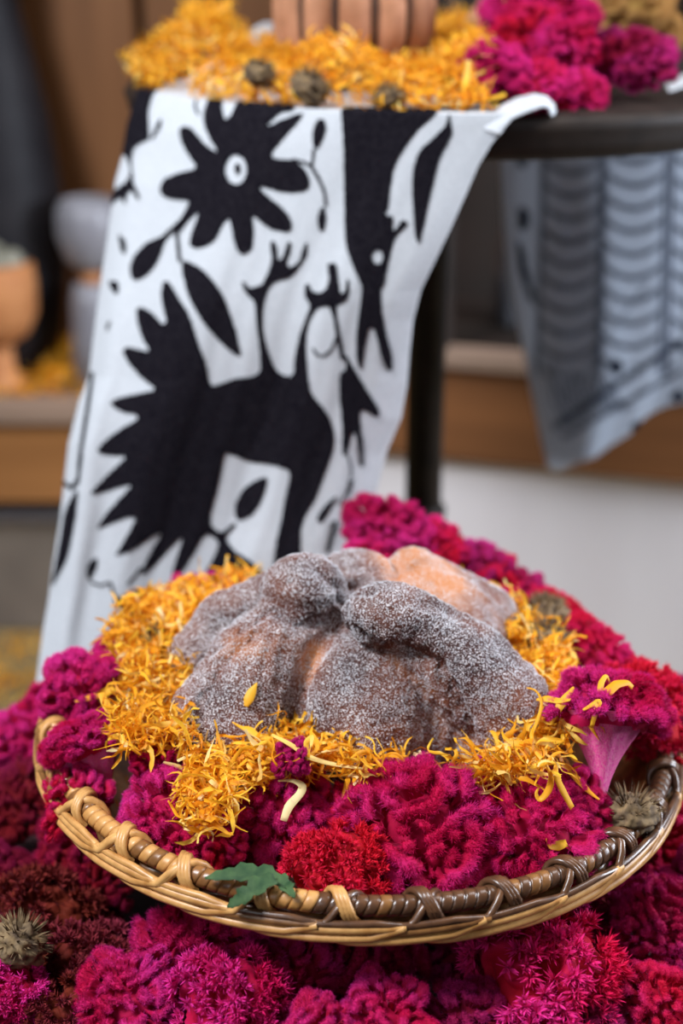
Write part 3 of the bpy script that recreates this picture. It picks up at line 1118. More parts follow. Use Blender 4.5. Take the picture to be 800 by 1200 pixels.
motif('embroidered_vine', st([(404, 418), (410, 428)], 5) | st([(107, 682), (118, 686), (130, 682), (133, 694)], 3.5))
motif('embroidered_vine', st([(109, 438), (104, 475), (96, 525), (92, 563), (85, 572), (75, 565)], 5) | st([(150, 684), (165, 665)], 3))
# a thin black border line lying on the tabletop part of the cloth near its right corner
topg = np.zeros((NR, NU), bool)
topg[:NB, :] = True
motif('embroidered_band', topg & ((gx > 500) & (gy > 110) & np.concatenate([(T2 > 0.04) & (T2 < 0.10) & (U2 > 0.8), np.zeros((NR - NB, NU), bool)])))

# turned corner of the cloth lying over the bare rim
cu = [(540, 141), (560, 134), (585, 124), (605, 114), (625, 109), (640, 112), (650, 122), (652, 134)]
cl = [(585, 158), (592, 147), (600, 138), (612, 133), (625, 128), (636, 124), (643, 126), (646, 136)]
cs = np.linspace(0, 1, 40)
A = np.stack([np.interp(cs, np.linspace(0, 1, 8), [c[0] for c in cu]), np.interp(cs, np.linspace(0, 1, 8), [c[1] for c in cu])], 1)
B = np.stack([np.interp(cs, np.linspace(0, 1, 8), [c[0] for c in cl]), np.interp(cs, np.linspace(0, 1, 8), [c[1] for c in cl])], 1)
VV = []
for k in range(40):
    for j in range(10):
        t = j / 9
        q = A[k] * (1 - t) + B[k] * t
        VV.append(PY(q[0], q[1], 0.268 + 0.030 * (1 - t) + 0.018 * cs[k] - 0.006 * math.sin(PI * t)))
link('turned_corner', mesh_np('turned_corner', np.array(VV), grid_faces(40, 10), M['linen']), root_cloth)
for o in [root_cloth] + [c for c in root_cloth.children if c.name.startswith('turned')]:
    sm = o.modifiers.new('thick', 'SOLIDIFY')
    sm.thickness = 0.0012
    sm.offset = -1

# ------------------------------------------------------------------ second cloth hanging at the far right side of the table
a_top = np.linspace(R_(68), R_(-28), 150)
NZ = 150
s_ = np.linspace(0, 1, NZ)
AA, SS = np.meshgrid(np.linspace(0, 1, 150), s_)
phi = R_(76) * (1 - AA) + R_(-28) * AA
phi = phi - (1 - AA) ** 2 * (0.3 * SS + 0.7 * SS ** 4) * R_(20)
hem = np.interp(np.degrees(phi), [-28, 18, 46, 54, 58, 76], [0.10, 0.006, -0.090, -0.108, -0.100, -0.070])
ztop = ZT - 0.002
Zc = ztop + (hem - ztop) * SS
rr = TR + 0.003 + 0.010 * np.sin(phi * 9 + 0.6) * np.clip(SS * 2, 0, 1) + 0.006 * np.sin(phi * 21 + SS * 3) * SS - 0.035 * SS * np.clip((SS - 0.75) / 0.25, 0, 1)
VV = np.stack([TC[0] + rr * np.cos(phi), TC[1] + rr * np.sin(phi), Zc], -1).reshape(-1, 3)
cx, cy = proj(VV)
ink = np.zeros(len(VV))
for xc, hw, ph in ((668, 34, 0.0), (742, 36, 0.45), (820, 34, 0.2)):
    xx = xc - (cy - 300) * 0.03
    q = (cx - xx) / hw
    y2 = (cy + 16 * q * q) / 27 + ph
    a = np.abs((y2 % 1) - 0.5)
    ink = np.maximum(ink, np.clip(1 - a / 0.17, 0, 1) * (np.abs(q) < 0.95) * (cy < 430))
    ink = np.maximum(ink, 0.8 * np.clip(1 - np.abs(np.abs(q) - 1) * hw / 5, 0, 1) * (cy < 440))
for a0, b0, wd, s in (((650, 500), (800, 400), 7, 0.9), ((660, 512), (800, 435), 5, 0.8), ((655, 470), (760, 330), 3, 0.4)):
    ink = np.maximum(ink, s * stroke([a0, b0], wd, cx, cy))
for k in range(12):
    x0 = 640 + k * 7
    ink = np.maximum(ink, 0.7 * stroke([(x0, 425 + 2 * k), (x0 + 8, 470), (x0 + 24, 500 - 2 * k)], 3, cx, cy))
for ex, ey, ea, eb in ((722, 430, 8, 9), (748, 503, 8, 9), (795, 465, 8, 7), (612, 180, 7, 17), (613, 256, 7, 14)):
    ink = np.maximum(ink, 1.0 * ((((cx - ex) / ea) ** 2 + ((cy - ey) / eb) ** 2) < 1))
ink = np.maximum(ink, 1.0 * inside([(604, 280), (612, 285), (622, 330), (629, 362), (620, 350), (610, 320)], cx, cy))
m_, n_, l_, b_ = mat('printed_cotton', (0.7, 0.75, 0.85), 0.85, 0, 0.1)
at = n_.new('ShaderNodeAttribute')
at.attribute_name = 'ink'
rp = ramp(n_, [(0, (0.70, 0.74, 0.80)), (1, (0.06, 0.08, 0.13))])
l_.new(at.outputs['Fac'], rp.inputs['Fac'])
l_.new(rp.outputs['Color'], b_.inputs['Base Color'])
tr = n_.new('ShaderNodeBsdfTranslucent')
l_.new(rp.outputs['Color'], tr.inputs['Color'])
ms = n_.new('ShaderNodeMixShader')
ms.inputs[0].default_value = 0.55
l_.new(b_.outputs[0], ms.inputs[1])
l_.new(tr.outputs[0], ms.inputs[2])
l_.new(ms.outputs[0], [x for x in n_ if x.type == 'OUTPUT_MATERIAL'][0].inputs['Surface'])
o = link('patterned_cloth', mesh_np('patterned_cloth', VV, grid_faces(NZ, 150), m_, True, {'ink': ink}))
tag(o, 'bluish white cloth with dark scalloped pattern hanging at the right behind the post', 'cloth')
sm = o.modifiers.new('thick', 'SOLIDIFY')
sm.thickness = 0.001
# small white cloth edge lying on the tray at far right
VV = []
for k in range(20):
    for j in range(8):
        VV.append(PY(762 + 75 * k / 19, 117 - 30 * (k / 19) - 20 * j / 7 * (0.3 + 0.7 * k / 19), 0.44 + 0.06 * j / 7 + 0.08 * k / 19) + Vector((0, 0, 0.0)))
o = link('napkin', mesh_np('napkin', np.array(VV), grid_faces(20, 8), M['linen']))
tag(o, 'white cloth edge lying on the table rim at the far right', 'cloth')
sm = o.modifiers.new('thick', 'SOLIDIFY')
sm.thickness = 0.001

# ------------------------------------------------------------------ on the table: petals, clay pieces, blooms
rng = np.random.default_rng(21)
ps = []
while len(ps) < 3600:
    px = rng.uniform(150, 575)
    Y = rng.uniform(0.285, 0.74)
    d = depth_of((0, Y, 0.35))
    X = (px - 400) / FOC * d
    rr_ = math.hypot(X - TC[0], Y - TC[1])
    if rr_ > TR - 0.004 or (px < 222 and Y < 0.43):
        continue
    edge = min(1, (TR - rr_) / 0.06 + 0.12)
    hgt = (0.016 + 0.016 * edge + 0.010 * math.sin(X * 55 + 2) * edge) * (0.6 + 0.4 * rng.random()) * edge
    if X < -0.10:
        hgt += 0.018 * min(1, max(0, (Y - 0.45) / 0.15))
    ps.append((X, Y, ZC + 0.002 + hgt))
ps = np.array(ps)
tag(link('tabletop_petals', petals_mass('tabletop_petals', ps, rng, 1.15, tone=(0.50, 0.2))), 'heap of loose orange marigold petals on the table above the cloth', 'petals',
    kind='stuff')


def dried_head(pos, r, label, group=None):
    o = empty('dried_marigold', pos, (rng.uniform(-0.5, 0.5), rng.uniform(-0.5, 0.5), rng.uniform(0, 6)))
    V, F = ico(4)
    f = wavefield(rng, 16, 24)
    V = V * (1 + 0.10 * f(V))[:, None] * r
    V[:, 2] *= 0.75
    link('calyx', mesh_np('calyx', V, F, M['dry']), o)
    n = 160
    d = rng.normal(size=(n, 3))
    d[:, 2] = np.abs(d[:, 2])
    d /= np.linalg.norm(d, axis=1, keepdims=True)
    s = np.cross(d, rng.normal(size=(n, 3)))
    s /= np.linalg.norm(s, axis=1, keepdims=True)
    B0 = d * r * 0.75
    BV = np.stack([B0 - s * 0.0008, B0 + s * 0.0008, B0 + d * r * 0.6 + s * 0.0006], 1).reshape(-1, 3)
    link('bristles', mesh_np('bristles', BV, np.arange(n * 3).reshape(-1, 3), M['dry'], False), o, kind='stuff')
    tag(o, label, 'flower', group)
    return o


dried_head(PY(362, 104, 0.315), 0.013, 'brown dried marigold head among petals above the black embroidered flower')
dried_head(PY(455, 118, 0.305), 0.011, 'small grey dried marigold head among petals right of the clay pot foot')
dried_head(PY(303, 88, 0.345), 0.011, 'dried marigold head half buried in table petals left of the pot')

p = PY(415, 60, 0.47)
pot = empty('ribbed_clay_pot', (p.x, 0.47, ZC + 0.001))
tag(pot, 'ribbed terracotta pot with dark vertical grooves standing in the table petals', 'pot')
prof = [(0.001, 0.0), (0.034, 0.0), (0.040, 0.008), (0.050, 0.022), (0.0555, 0.040), (0.056, 0.062), (0.052, 0.085), (0.045, 0.105), (0.047, 0.115),
        (0.043, 0.116), (0.040, 0.10), (0.001, 0.09)]
link('body', lathe('body', prof, M['clay'], 144, 12, 0.16), pot)
for k in range(12):
    a = (2 * k + 1) * PI / 12
    pts = [((r_ + 0.0015) * math.cos(a), (r_ + 0.0015) * math.sin(a), z_) for r_, z_ in prof[3:8]]
    V, F = tube(pts, [0.001, 0.003, 0.0034, 0.003, 0.001], 6)
    link('groove', mesh_np('groove', V, F, M['clay_groove']), pot)
q0, q1, q2 = PY(548, 55, 0.60), PY(580, 20, 0.60), PY(640, -50, 0.60)
ts = np.linspace(0, 1, 16)[:, None]
pth = (1 - ts) ** 2 * np.array(q0) + 2 * ts * (1 - ts) * np.array(q1) + ts ** 2 * np.array(q2)
V, F = tube(pth, 0.014 + 0.006 * np.abs(np.sin(ts[:, 0] * 3)), 20)
tag(link('clay_handle', mesh_np('clay_handle', V, F, M['clay'])), 'slanting terracotta arm rising from the table petals beside the magenta blooms', 'handle')

TG = 'magenta blooms heaped at the right of the table'
for px, py, Y, rp, var, col, lab in (
        (583, 82, 0.345, 40, 'fat', MAG, 'magenta cockscomb bloom nearest the petals on the table, left end of the heap'),
        (618, 55, 0.42, 42, 'fat2', CRIM, 'crimson cockscomb bloom in the middle of the table heap'),
        (600, 18, 0.47, 36, 'big2', MAG, 'magenta cockscomb bloom at the upper left of the table heap'),
        (652, 12, 0.45, 38, 'fat', MAG, 'pink lit cockscomb bloom at the top of the table heap'),
        (665, 48, 0.40, 30, 'fat2', MAG, 'pinkish cockscomb bloom in the upper right of the table heap'),
        (632, 98, 0.335, 34, 'big2', CRIM, 'red cockscomb bloom just above the turned white cloth corner'),
        (683, 105, 0.350, 30, 'fat', CRIM, 'small red cockscomb bloom standing at the table rim'),
        (742, 72, 0.405, 34, 'fat2', WINE, 'wine red cockscomb bloom at the right end of the table heap'),
        (712, 60, 0.46, 28, 'fat', DARK, 'dark red cockscomb bloom behind the right end of the table heap')):
    P = PY(px, py + 7, Y)
    bloom(var, P, rp / FOC * depth_of(P) * 1.12, lab, col, 0.8, (rng.uniform(10, 45), rng.uniform(-15, 15)), rng.uniform(0, 360), group=TG)
P = PY(735, 22, 0.56)
bloom('fat', P, 0.042, 'tan dried bloom at the top right of the table', (0.62, 0.36, 0.14), 0.0, (20, 10), 50)
P = PY(790, 20, 0.62)
bloom('big2', P, 0.032, 'dark dried bloom at the top right corner of the photograph', (0.05, 0.03, 0.02), 0.0, (20, 10), 50)
V, s = petal_arrays(rng, 0.032, 0.006, 0.3, 0.4, 0.2)
petal(PY(568, 116, 0.30), (0.2, 0.0, 0.25), 'long yellow petal lying across the turned corner of the cloth', arr=(V - V.mean(0), s), tone=0.62)
V, s = petal_arrays(rng, 0.028, 0.005, 0.3, 0.4, 0.1)
petal(PY(545, 95, 0.30), (0.3, -1.3, 0.4), 'upright pale yellow petal leaning on the table heap of blooms', arr=(V - V.mean(0), s), tone=0.8)

# ================================================================== ALTAR STEP AND BED
ZS = -0.125
stp = tag(link('altar_step', box_mesh('altar_step', -0.62, 0.62, -0.50, 0.205, ZF, ZS, M['step'], 0.004)), 'dark cloth covered altar step under the bed of blooms', 'step')

# ================================================================== BASKET
BC = Vector((0.011, 0.036, 0.0))
bk = empty('wicker_basket', BC, (0, R_(2.2), 0))
tag(bk, 'shallow round wicker basket with a braided cane rim holding bread and blooms', 'basket')
HR = 0.182
prof = [(0.001, -0.062), (0.11, -0.062), (0.130, -0.054), (0.160, -0.030), (HR, -0.004), (HR - 0.004, -0.002), (0.156, -0.026), (0.126, -0.050), (0.108, -0.057), (0.001, -0.057)]
link('bowl', lathe('bowl', prof, M['cane_mid'], 120), bk)
t = np.linspace(0, 2 * PI, 200, endpoint=False)
V, F = tube(np.stack([HR * np.cos(t), HR * np.sin(t), 0 * t], 1), 0.0042, 10, True)
link('hoop', mesh_np('hoop', V, F, M['cane_mid']), bk)
for k in range(7):
    f_ = k / 6
    r_ = np.interp(f_, [0, 1], [HR - 0.002, 0.125])
    z_ = np.interp(f_, [0, 1], [-0.010, -0.056])
    wv = 0.0022 * np.sin(t * 36 + k * PI)
    V, F = tube(np.stack([(r_ + wv) * np.cos(t), (r_ + wv) * np.sin(t), z_ + 0 * t], 1), 0.0034, 8, True)
    link('weaver', mesh_np('weaver', V, F, M['cane' if k % 2 else 'cane_mid']), bk)
# wraps round the hoop
NW = 190
seg = 2 * PI / NW


def wrap_mesh(m):
    ss = (-0.5, -0.43, -0.2, 0.2, 0.43, 0.5)
    VV = []
    for s in ss:
        r = 0.0053 + 0.0002 * math.cos(s * PI) if abs(s) < 0.45 else 0.0047
        for j in range(12):
            a = j / 12 * 2 * PI
            th = s * seg * 0.98 + 0.012 * math.sin(a)
            rad = HR + r * math.cos(a)
            VV.append((rad * math.cos(th), rad * math.sin(th), r * math.sin(a)))
    return mesh_np('cane_wrap', VV, grid_faces(6, 12, True), m)


WM = {k: wrap_mesh(M[k]) for k in ('cane', 'cane_mid', 'cane_dark')}
rngb = random.Random(4)
for k in range(NW):
    a = k * seg
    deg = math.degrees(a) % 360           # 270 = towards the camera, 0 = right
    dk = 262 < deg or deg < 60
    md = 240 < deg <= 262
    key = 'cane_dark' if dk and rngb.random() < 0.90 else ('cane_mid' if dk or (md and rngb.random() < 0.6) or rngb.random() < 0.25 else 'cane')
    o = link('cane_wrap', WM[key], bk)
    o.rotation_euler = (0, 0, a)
# border rods: each rises inside, crosses over the hoop and runs along under it outside
NBR = 28


def border(off, m, rad, s0=0.0):
    pts = []
    S = np.linspace(s0, 1, 40)
    for s in S:
        th = -s * R_(33)
        rr = np.interp(s, [0, .04, .09, .14, .20, .60, .85, 1], [-.0075, -.0070, .0, .0070, .0098, .0100, .0085, .003])
        zz = np.interp(s, [0, .04, .09, .14, .20, .60, .85, 1], [-.006, .0015, .0068, .0030, -.0055, -.0080, -.0100, -.0125])
        zz -= off * np.interp(s, [0, .2, .35, .8, 1], [0, 0, 1, 1, 0.4])
        rr += off * 0.12
        th -= off * 0.9 * np.interp(s, [0, .2, 1], [1, 1, 0])
        pts.append(((HR + rr) * math.cos(th), (HR + rr) * math.sin(th), zz))
    V, F = tube(pts, rad, 8)
    return mesh_np('border_rod', V, F, m)


BR = {(j, k): border(o_, M[k], r_) for j, (o_, r_) in enumerate(((0, 0.0024), (0.0046, 0.0023), (-0.0030, 0.0020))) for k in ('cane', 'cane_mid', 'cane_dark')}
BS = {(j, k): border(o_, M[k], r_, 0.20) for j, (o_, r_) in enumerate(((0, 0.0024), (0.0046, 0.0023), (-0.0030, 0.0020))) for k in ('cane', 'cane_mid', 'cane_dark')}
for k in range(NBR):
    a = k / NBR * 2 * PI
    deg = math.degrees(a) % 360
    for j in range(3):
        key = 'cane'
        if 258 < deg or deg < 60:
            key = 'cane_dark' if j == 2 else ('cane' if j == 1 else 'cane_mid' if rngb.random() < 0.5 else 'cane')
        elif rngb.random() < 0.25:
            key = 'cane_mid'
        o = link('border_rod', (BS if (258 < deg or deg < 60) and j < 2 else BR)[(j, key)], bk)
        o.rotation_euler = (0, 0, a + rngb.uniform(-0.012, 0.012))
# dark crossing bands over the hoop on the dark side
kn = {}
for key in ('cane', 'cane_dark'):
    pts = [((HR + 0.0073 * math.cos(b)) * math.cos(0.045 * (b / PI - 0.5)), (HR + 0.0073 * math.cos(b)) * math.sin(-0.055 * (b / PI - 0.5)) , 0.0073 * math.sin(b)) for b in np.linspace(-0.9, PI + 0.6, 16)]
    Vs, Fs = [], []
    for i_, dth in enumerate((-0.011, 0.0, 0.011)):
        V, F = tube(np.array(pts), 0.0019, 6)
        c, s = math.cos(dth), math.sin(dth)
        V = np.stack([V[:, 0] * c - V[:, 1] * s, V[:, 0] * s + V[:, 1] * c, V[:, 2]], 1)
        Vs.append(V)
        Fs.append(F + i_ * len(V))
    kn[key] = mesh_np('cross_binding', np.concatenate(Vs), np.concatenate(Fs), M[key])
for k in range(NBR):
    a = (k + 0.02) / NBR * 2 * PI - R_(4.2)
    deg = math.degrees(a) % 360
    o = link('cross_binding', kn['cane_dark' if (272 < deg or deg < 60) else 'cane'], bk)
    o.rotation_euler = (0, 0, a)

# ================================================================== BREAD
def capsule(bm, a, b, ra, rb, n=9):
    a, b = Vector(a), Vector(b)
    for i in range(n):
        t = i / (n - 1)
        p = a.lerp(b, t)
        r = ra + (rb - ra) * t
        bmesh.ops.create_icosphere(bm, subdivisions=3, radius=r, matrix=Matrix.Translation(p))


bm = bmesh.new()
BX, BY = 0.015, 0.050
def blob(c, r, sub=4):
    bmesh.ops.create_icosphere(bm, subdivisions=sub, radius=1, matrix=Matrix.Translation(c) @ Matrix.Diagonal((*r, 1)))


blob((BX, BY, 0.012), (0.086, 0.088, 0.056), 5)
blob((0.011, 0.006, 0.022), (0.047, 0.055, 0.052))           # front lobe
blob((-0.052, 0.036, 0.026), (0.042, 0.045, 0.040))          # left lobe
blob((0.050, 0.072, 0.024), (0.056, 0.052, 0.057))           # back right lobe
# four crossing bones with knobs
blob((-0.022, 0.029, 0.089), (0.0250, 0.023, 0.0205))
capsule(bm, (-0.024, 0.026, 0.078), (-0.050, 0.000, 0.050), 0.019, 0.030)
capsule(bm, (-0.050, 0.000, 0.050), (-0.066, -0.018, 0.022), 0.030, 0.0350)
blob((0.026, -0.005, 0.089), (0.027, 0.021, 0.0185))
capsule(bm, (0.040, -0.004, 0.083), (0.070, -0.006, 0.056), 0.0195, 0.0280)
capsule(bm, (0.070, -0.006, 0.056), (0.091, -0.012, 0.034), 0.0280, 0.0290)
capsule(bm, (0.091, -0.012, 0.034), (0.094, -0.012, 0.012), 0.0290, 0.029, 5)
capsule(bm, (-0.034, 0.056, 0.074), (-0.069, 0.050, 0.058), 0.016, 0.0185)
capsule(bm, (-0.069, 0.050, 0.058), (-0.088, 0.044, 0.034), 0.0185, 0.019, 6)
blob((0.044, 0.085, 0.071), (0.019, 0.018, 0.017))
capsule(bm, (0.045, 0.085, 0.074), (0.090, 0.090, 0.040), 0.0165, 0.022)
blob((0.008, 0.070, 0.076), (0.026, 0.021, 0.019))
blob((0.000, 0.030, 0.070), (0.016, 0.020, 0.016))
me = bpy.data.meshes.new('pan')
bm.to_mesh(me)
bm.free()
tmp = link('sugared_bread', me)
rm = tmp.modifiers.new('r', 'REMESH')
rm.mode = 'VOXEL'
rm.voxel_size = 0.00135
sm = tmp.modifiers.new('s', 'SMOOTH')
sm.factor = 0.5
sm.iterations = 14
dg = bpy.context.evaluated_depsgraph_get()
ev = bpy.data.meshes.new_from_object(tmp.evaluated_get(dg))
tmp.modifiers.clear()
V = np.zeros(len(ev.vertices) * 3)
ev.vertices.foreach_get('co', V)
V = V.reshape(-1, 3)
ev.calc_loop_triangles()
F = np.zeros(len(ev.loop_triangles) * 3, np.int32)
ev.loop_triangles.foreach_get('vertices', F)
F = F.reshape(-1, 3)
N, ar = normals(V, F)
rngq = np.random.default_rng(8)
f1, f2, f3 = wavefield(rngq, 2 * PI / 0.030, 20), wavefield(rngq, 2 * PI / 0.009, 30), wavefield(rngq, 2 * PI / 0.0032, 40)
V = V + N * (0.0003 * f1(V) + 0.00030 * f2(V) + 0.00014 * f3(V))[:, None]
# the folds where the strips of dough meet
from mathutils.bvhtree import BVHTree
bvh = BVHTree.FromPolygons([Vector(v) for v in V], F.tolist())
N, ar = normals(V, F)
push = np.zeros(len(V))
crease = np.zeros(len(V))
for path, wd, dp in (([(402, 700), (398, 730), (372, 765), (352, 805), (346, 860)], 0.0050, 0.0055),
                     ([(405, 738), (440, 757), (480, 768), (512, 778), (530, 812), (545, 850), (556, 885)], 0.0050, 0.0068),
                     ([(300, 738), (262, 772), (236, 815), (226, 850)], 0.0045, 0.0050),
                     ([(318, 712), (280, 738), (240, 765)], 0.0040, 0.0045),
                     ([(322, 716), (350, 732), (385, 730), (402, 712)], 0.0045, 0.0045),
                     ([(375, 668), (400, 690), (432, 692)], 0.0040, 0.0040),
                     ([(500, 705), (560, 730), (612, 775)], 0.0050, 0.0035)):
    pts = []
    for (a0, b0), (a1, b1) in zip(path[:-1], path[1:]):
        for t_ in np.linspace(0, 1, 10):
            h_ = bvh.ray_cast(Vector(CAM), Vector(ray(a0 + (a1 - a0) * t_, b0 + (b1 - b0) * t_)).normalized())
            if h_[0] is not None:
                pts.append(h_[0][:])
    pts = np.array(pts)
    near = np.where((np.abs(V - pts.mean(0)) < 0.09).all(1))[0]
    d2 = ((V[near][:, None] - pts[None]) ** 2).sum(2).min(1)
    g_ = np.exp(-d2 / wd ** 2)
    push[near] = np.maximum(push[near], dp * g_)
    crease[near] = np.maximum(crease[near], np.exp(-d2 / (wd * 1.3) ** 2))
V = V - N * push[:, None]
V[:, 2] = np.maximum(V[:, 2], 0.004)
# baking: knobs and bone tops darker, creases and the far right side lighter
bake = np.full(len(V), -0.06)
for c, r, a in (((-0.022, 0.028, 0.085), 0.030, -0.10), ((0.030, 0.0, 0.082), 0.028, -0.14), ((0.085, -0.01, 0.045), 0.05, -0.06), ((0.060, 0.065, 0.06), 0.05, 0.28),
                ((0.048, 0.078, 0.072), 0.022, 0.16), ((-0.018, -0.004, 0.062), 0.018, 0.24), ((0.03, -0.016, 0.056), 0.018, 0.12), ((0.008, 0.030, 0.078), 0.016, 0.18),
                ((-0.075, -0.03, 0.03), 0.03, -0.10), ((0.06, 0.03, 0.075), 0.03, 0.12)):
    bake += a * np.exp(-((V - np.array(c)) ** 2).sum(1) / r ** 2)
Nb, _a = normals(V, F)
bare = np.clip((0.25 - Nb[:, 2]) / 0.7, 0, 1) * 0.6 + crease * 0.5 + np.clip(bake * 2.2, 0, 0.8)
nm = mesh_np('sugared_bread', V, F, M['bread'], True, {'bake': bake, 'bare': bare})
tmp.data = nm
bread = tmp
tag(bread, 'round sugar coated bread of the dead with crossed bone shapes and knobs', 'bread')
N, ar = normals(V, F)
vis = (N[F[:, 0], 2] > -0.35)
pr = ar * vis
pr = pr * (0.45 + np.clip(0.5 + 0.5 * f1(V[F[:, 0]] * 1.4), 0, 1))
pr /= pr.sum()
NG = 85000
idx = rngq.choice(len(F), NG, p=pr)
bc = rngq.dirichlet((1, 1, 1), NG)
Pg = (V[F[idx]] * bc[:, :, None]).sum(1)
Ng = N[F[idx, 0]]
tet = np.array([(1, 1, 1), (1, -1, -1), (-1, 1, -1), (-1, -1, 1)]) / math.sqrt(3)
sz = rngq.uniform(0.00016, 0.00044, NG)
Q = rngq.normal(size=(NG, 3, 3))
Q, _ = np.linalg.qr(Q)
GVs = Pg[:, None] + Ng[:, None] * (sz * 0.3)[:, None, None] + np.einsum('nij,kj->nki', Q, tet) * sz[:, None, None]
TF = np.array([(0, 1, 2), (0, 2, 3), (0, 3, 1), (1, 3, 2)])
GFc = (np.arange(NG)[:, None, None] * 4 + TF[None]).reshape(-1, 3)
link('sugar_grains', mesh_np('sugar_grains', GVs.reshape(-1, 3), GFc, M['sugar'], False), bread, kind='stuff')

# ================================================================== BLOOMS IN THE BASKET
def bpx(var, px, py, z, rpx, label, col=MAG, tips=0.8, tilt=(25, 0), spin=0, neck=False, group='blooms lying in the basket', scale=(1, 1, 1)):
    P = PZ(px, py, z)
    return bloom(var, P, rpx / FOC * depth_of(P) / 1.13, label, col, tips, tilt, spin, neck, group, scale)


bpx('big', 494, 985, -0.004, 104, 'large rounded magenta cockscomb bloom at the front middle of the basket', MAG, 0.9, (38, 4), 20, scale=(1, 1, 0.95))
bpx('big2', 624, 975, -0.004, 82, 'crimson cockscomb bloom with magenta tips right of the large front bloom', (0.70, 0.003, 0.10), 0.6, (35, 18), 140)
bpx('fan', 706, 842, 0.040, 82, 'fan shaped magenta cockscomb bloom showing its pink neck at the right rim', MAG, 0.9, (-40, 6), 60, neck=True)
bpx('tuft', 392, 1030, -0.010, 56, 'small scarlet spiky bloom against the front rim of the basket', RED, 0.1, (35, -5), 20)
bpx('fat', 325, 958, 0.000, 58, 'ruffled magenta bloom under the cream curled petal', MAG, 0.7, (42, -8), 75)
bpx('fat2', 385, 955, -0.006, 46, 'crimson bloom between the cream curled petal and large front bloom', CRIM, 0.7, (35, 5), 230)
bpx('big2', 198, 965, 0.000, 66, 'fluffy magenta bloom at the front left rim above the cane', MAG, 0.95, (42, -22), 250)
bpx('fat2', 252, 985, -0.006, 38, 'small magenta bloom beside the dark gap left of the green leaf', CRIM, 0.8, (42, -5), 10)
bpx('big', 186, 893, 0.020, 42, 'upright magenta bloom just below the left petal heap', MAG, 0.95, (45, -5), 130, scale=(0.85, 0.9, 1.3))
bpx('fan', 104, 878, 0.018, 58, 'magenta bloom with dusky neck against the left rim', MAG, 0.9, (-30, -28), 200, neck=True)
bpx('fat', 92, 812, 0.022, 56, 'magenta bloom behind the left rim below the hanging cloth', MAG, 0.95, (25, -25), 100)
bpx('fat2', 90, 940, -0.004, 40, 'small crimson magenta bloom tucked low inside the left rim', CRIM, 0.9, (38, -30), 330)
bpx('fat', 340, 888, 0.036, 26, 'small folded crimson bud poking from petals in front of the bread', (0.52, 0.002, 0.10), 0.5, (30, 0), 40)
bpx('big2', 160, 765, 0.010, 52, 'magenta bloom at the back left under the orange petals', MAG, 0.9, (10, -22), 15)
bpx('fat', 225, 710, 0.012, 50, 'magenta bloom hidden behind the left petal heap', CRIM, 0.8, (0, -10), 15)
bpx('big2', 690, 770, 0.018, 56, 'crimson bloom at the back right behind the petals', CRIM, 0.5, (18, 22), 80)
bpx('tuft2', 748, 838, 0.010, 48, 'scarlet spiky bloom at the right rim behind the fan shaped bloom', RED, 0.2, (18, 34), 10)
bpx('wide', 745, 800, 0.004, 44, 'red bloom at the far right end of the basket', RED, 0.3, (18, 30), 320)
bpx('big', 648, 735, 0.006, 52, 'crimson bloom at the back of the basket beside a dried marigold head', CRIM, 0.5, (5, 15), 80)
bpx('fat2', 575, 700, 0.006, 50, 'crimson bloom at the back of the basket right behind the bread', CRIM, 0.5, (5, 5), 180)
bpx('big2', 675, 945, 0.004, 48, 'pink tipped crimson bloom left of the dry grey calyx', (0.70, 0.01, 0.12), 0.7, (28, 30), 290)
bpx('tuft', 650, 1030, -0.034, 40, 'dark crimson bloom low at the front right rim of the basket', DARK, 0.5, (38, 18), 200)
bpx('fat', 585, 925, 0.000, 40, 'magenta bloom under the petals in front of the bread at right', MAG, 0.7, (20, 18), 120)
bpx('fat2', 300, 1000, -0.026, 42, 'shaded dark filler bloom in the hollow behind the green leaf', DARK, 0.1, (30, 0), 120)  # added dark filler, the hollow's shade put into its colour
bpx('fat', 462, 1045, -0.022, 38, 'shaded dark filler bloom beneath the large front bloom', DARK, 0.4, (40, 0), 20)  # added dark filler under the bloom, coloured as shade
rng = np.random.default_rng(31)
dried_head(PZ(738, 955, -0.002), 0.0150, 'grey green dried calyx beside the dark right rim of the basket')
dried_head(PZ(640, 812 - 90, 0.034), 0.014, 'orange tipped dried marigold head at the back right of the bread')
dried_head(PZ(640, 752, 0.036), 0.013, 'brown dried marigold head lying in the back right petals')
dried_head(PZ(182, 753, 0.036), 0.010, 'dark dried marigold head in the left petal heap')

# ================================================================== PETALS ROUND THE BREAD
REG = [
    ([(208, 915), (222, 880), (250, 862), (290, 868), (318, 850), (345, 835), (420, 872), (530, 885), (600, 858), (645, 828), (662, 842), (645, 880), (590, 905), (540, 895), (500, 885), (450, 888),
      (420, 900), (390, 885), (330, 892), (285, 905), (275, 945), (235, 950), (215, 940)], 0.036, 700, 95),
    ([(130, 705), (190, 690), (232, 740), (222, 800), (228, 865), (190, 855), (140, 868), (125, 825), (150, 785), (128, 745)], 0.046, 800, 70),
    ([(165, 695), (215, 672), (300, 664), (312, 690), (240, 712), (215, 745)], 0.048, 360, 30),
    ([(515, 678), (600, 690), (650, 735), (672, 775), (668, 830), (640, 835), (620, 780), (570, 715), (520, 692)], 0.044, 520, 50),
    ([(600, 860), (640, 830), (680, 830), (690, 850), (660, 880), (620, 900)], 0.046, 60, 12),
]
rng = np.random.default_rng(55)
mass, singles = [], []
WHERE = ('in front of the bread', 'in the heap left of the bread', 'behind the bread at the left', 'behind the bread at the right', 'beside the right end of the bread')
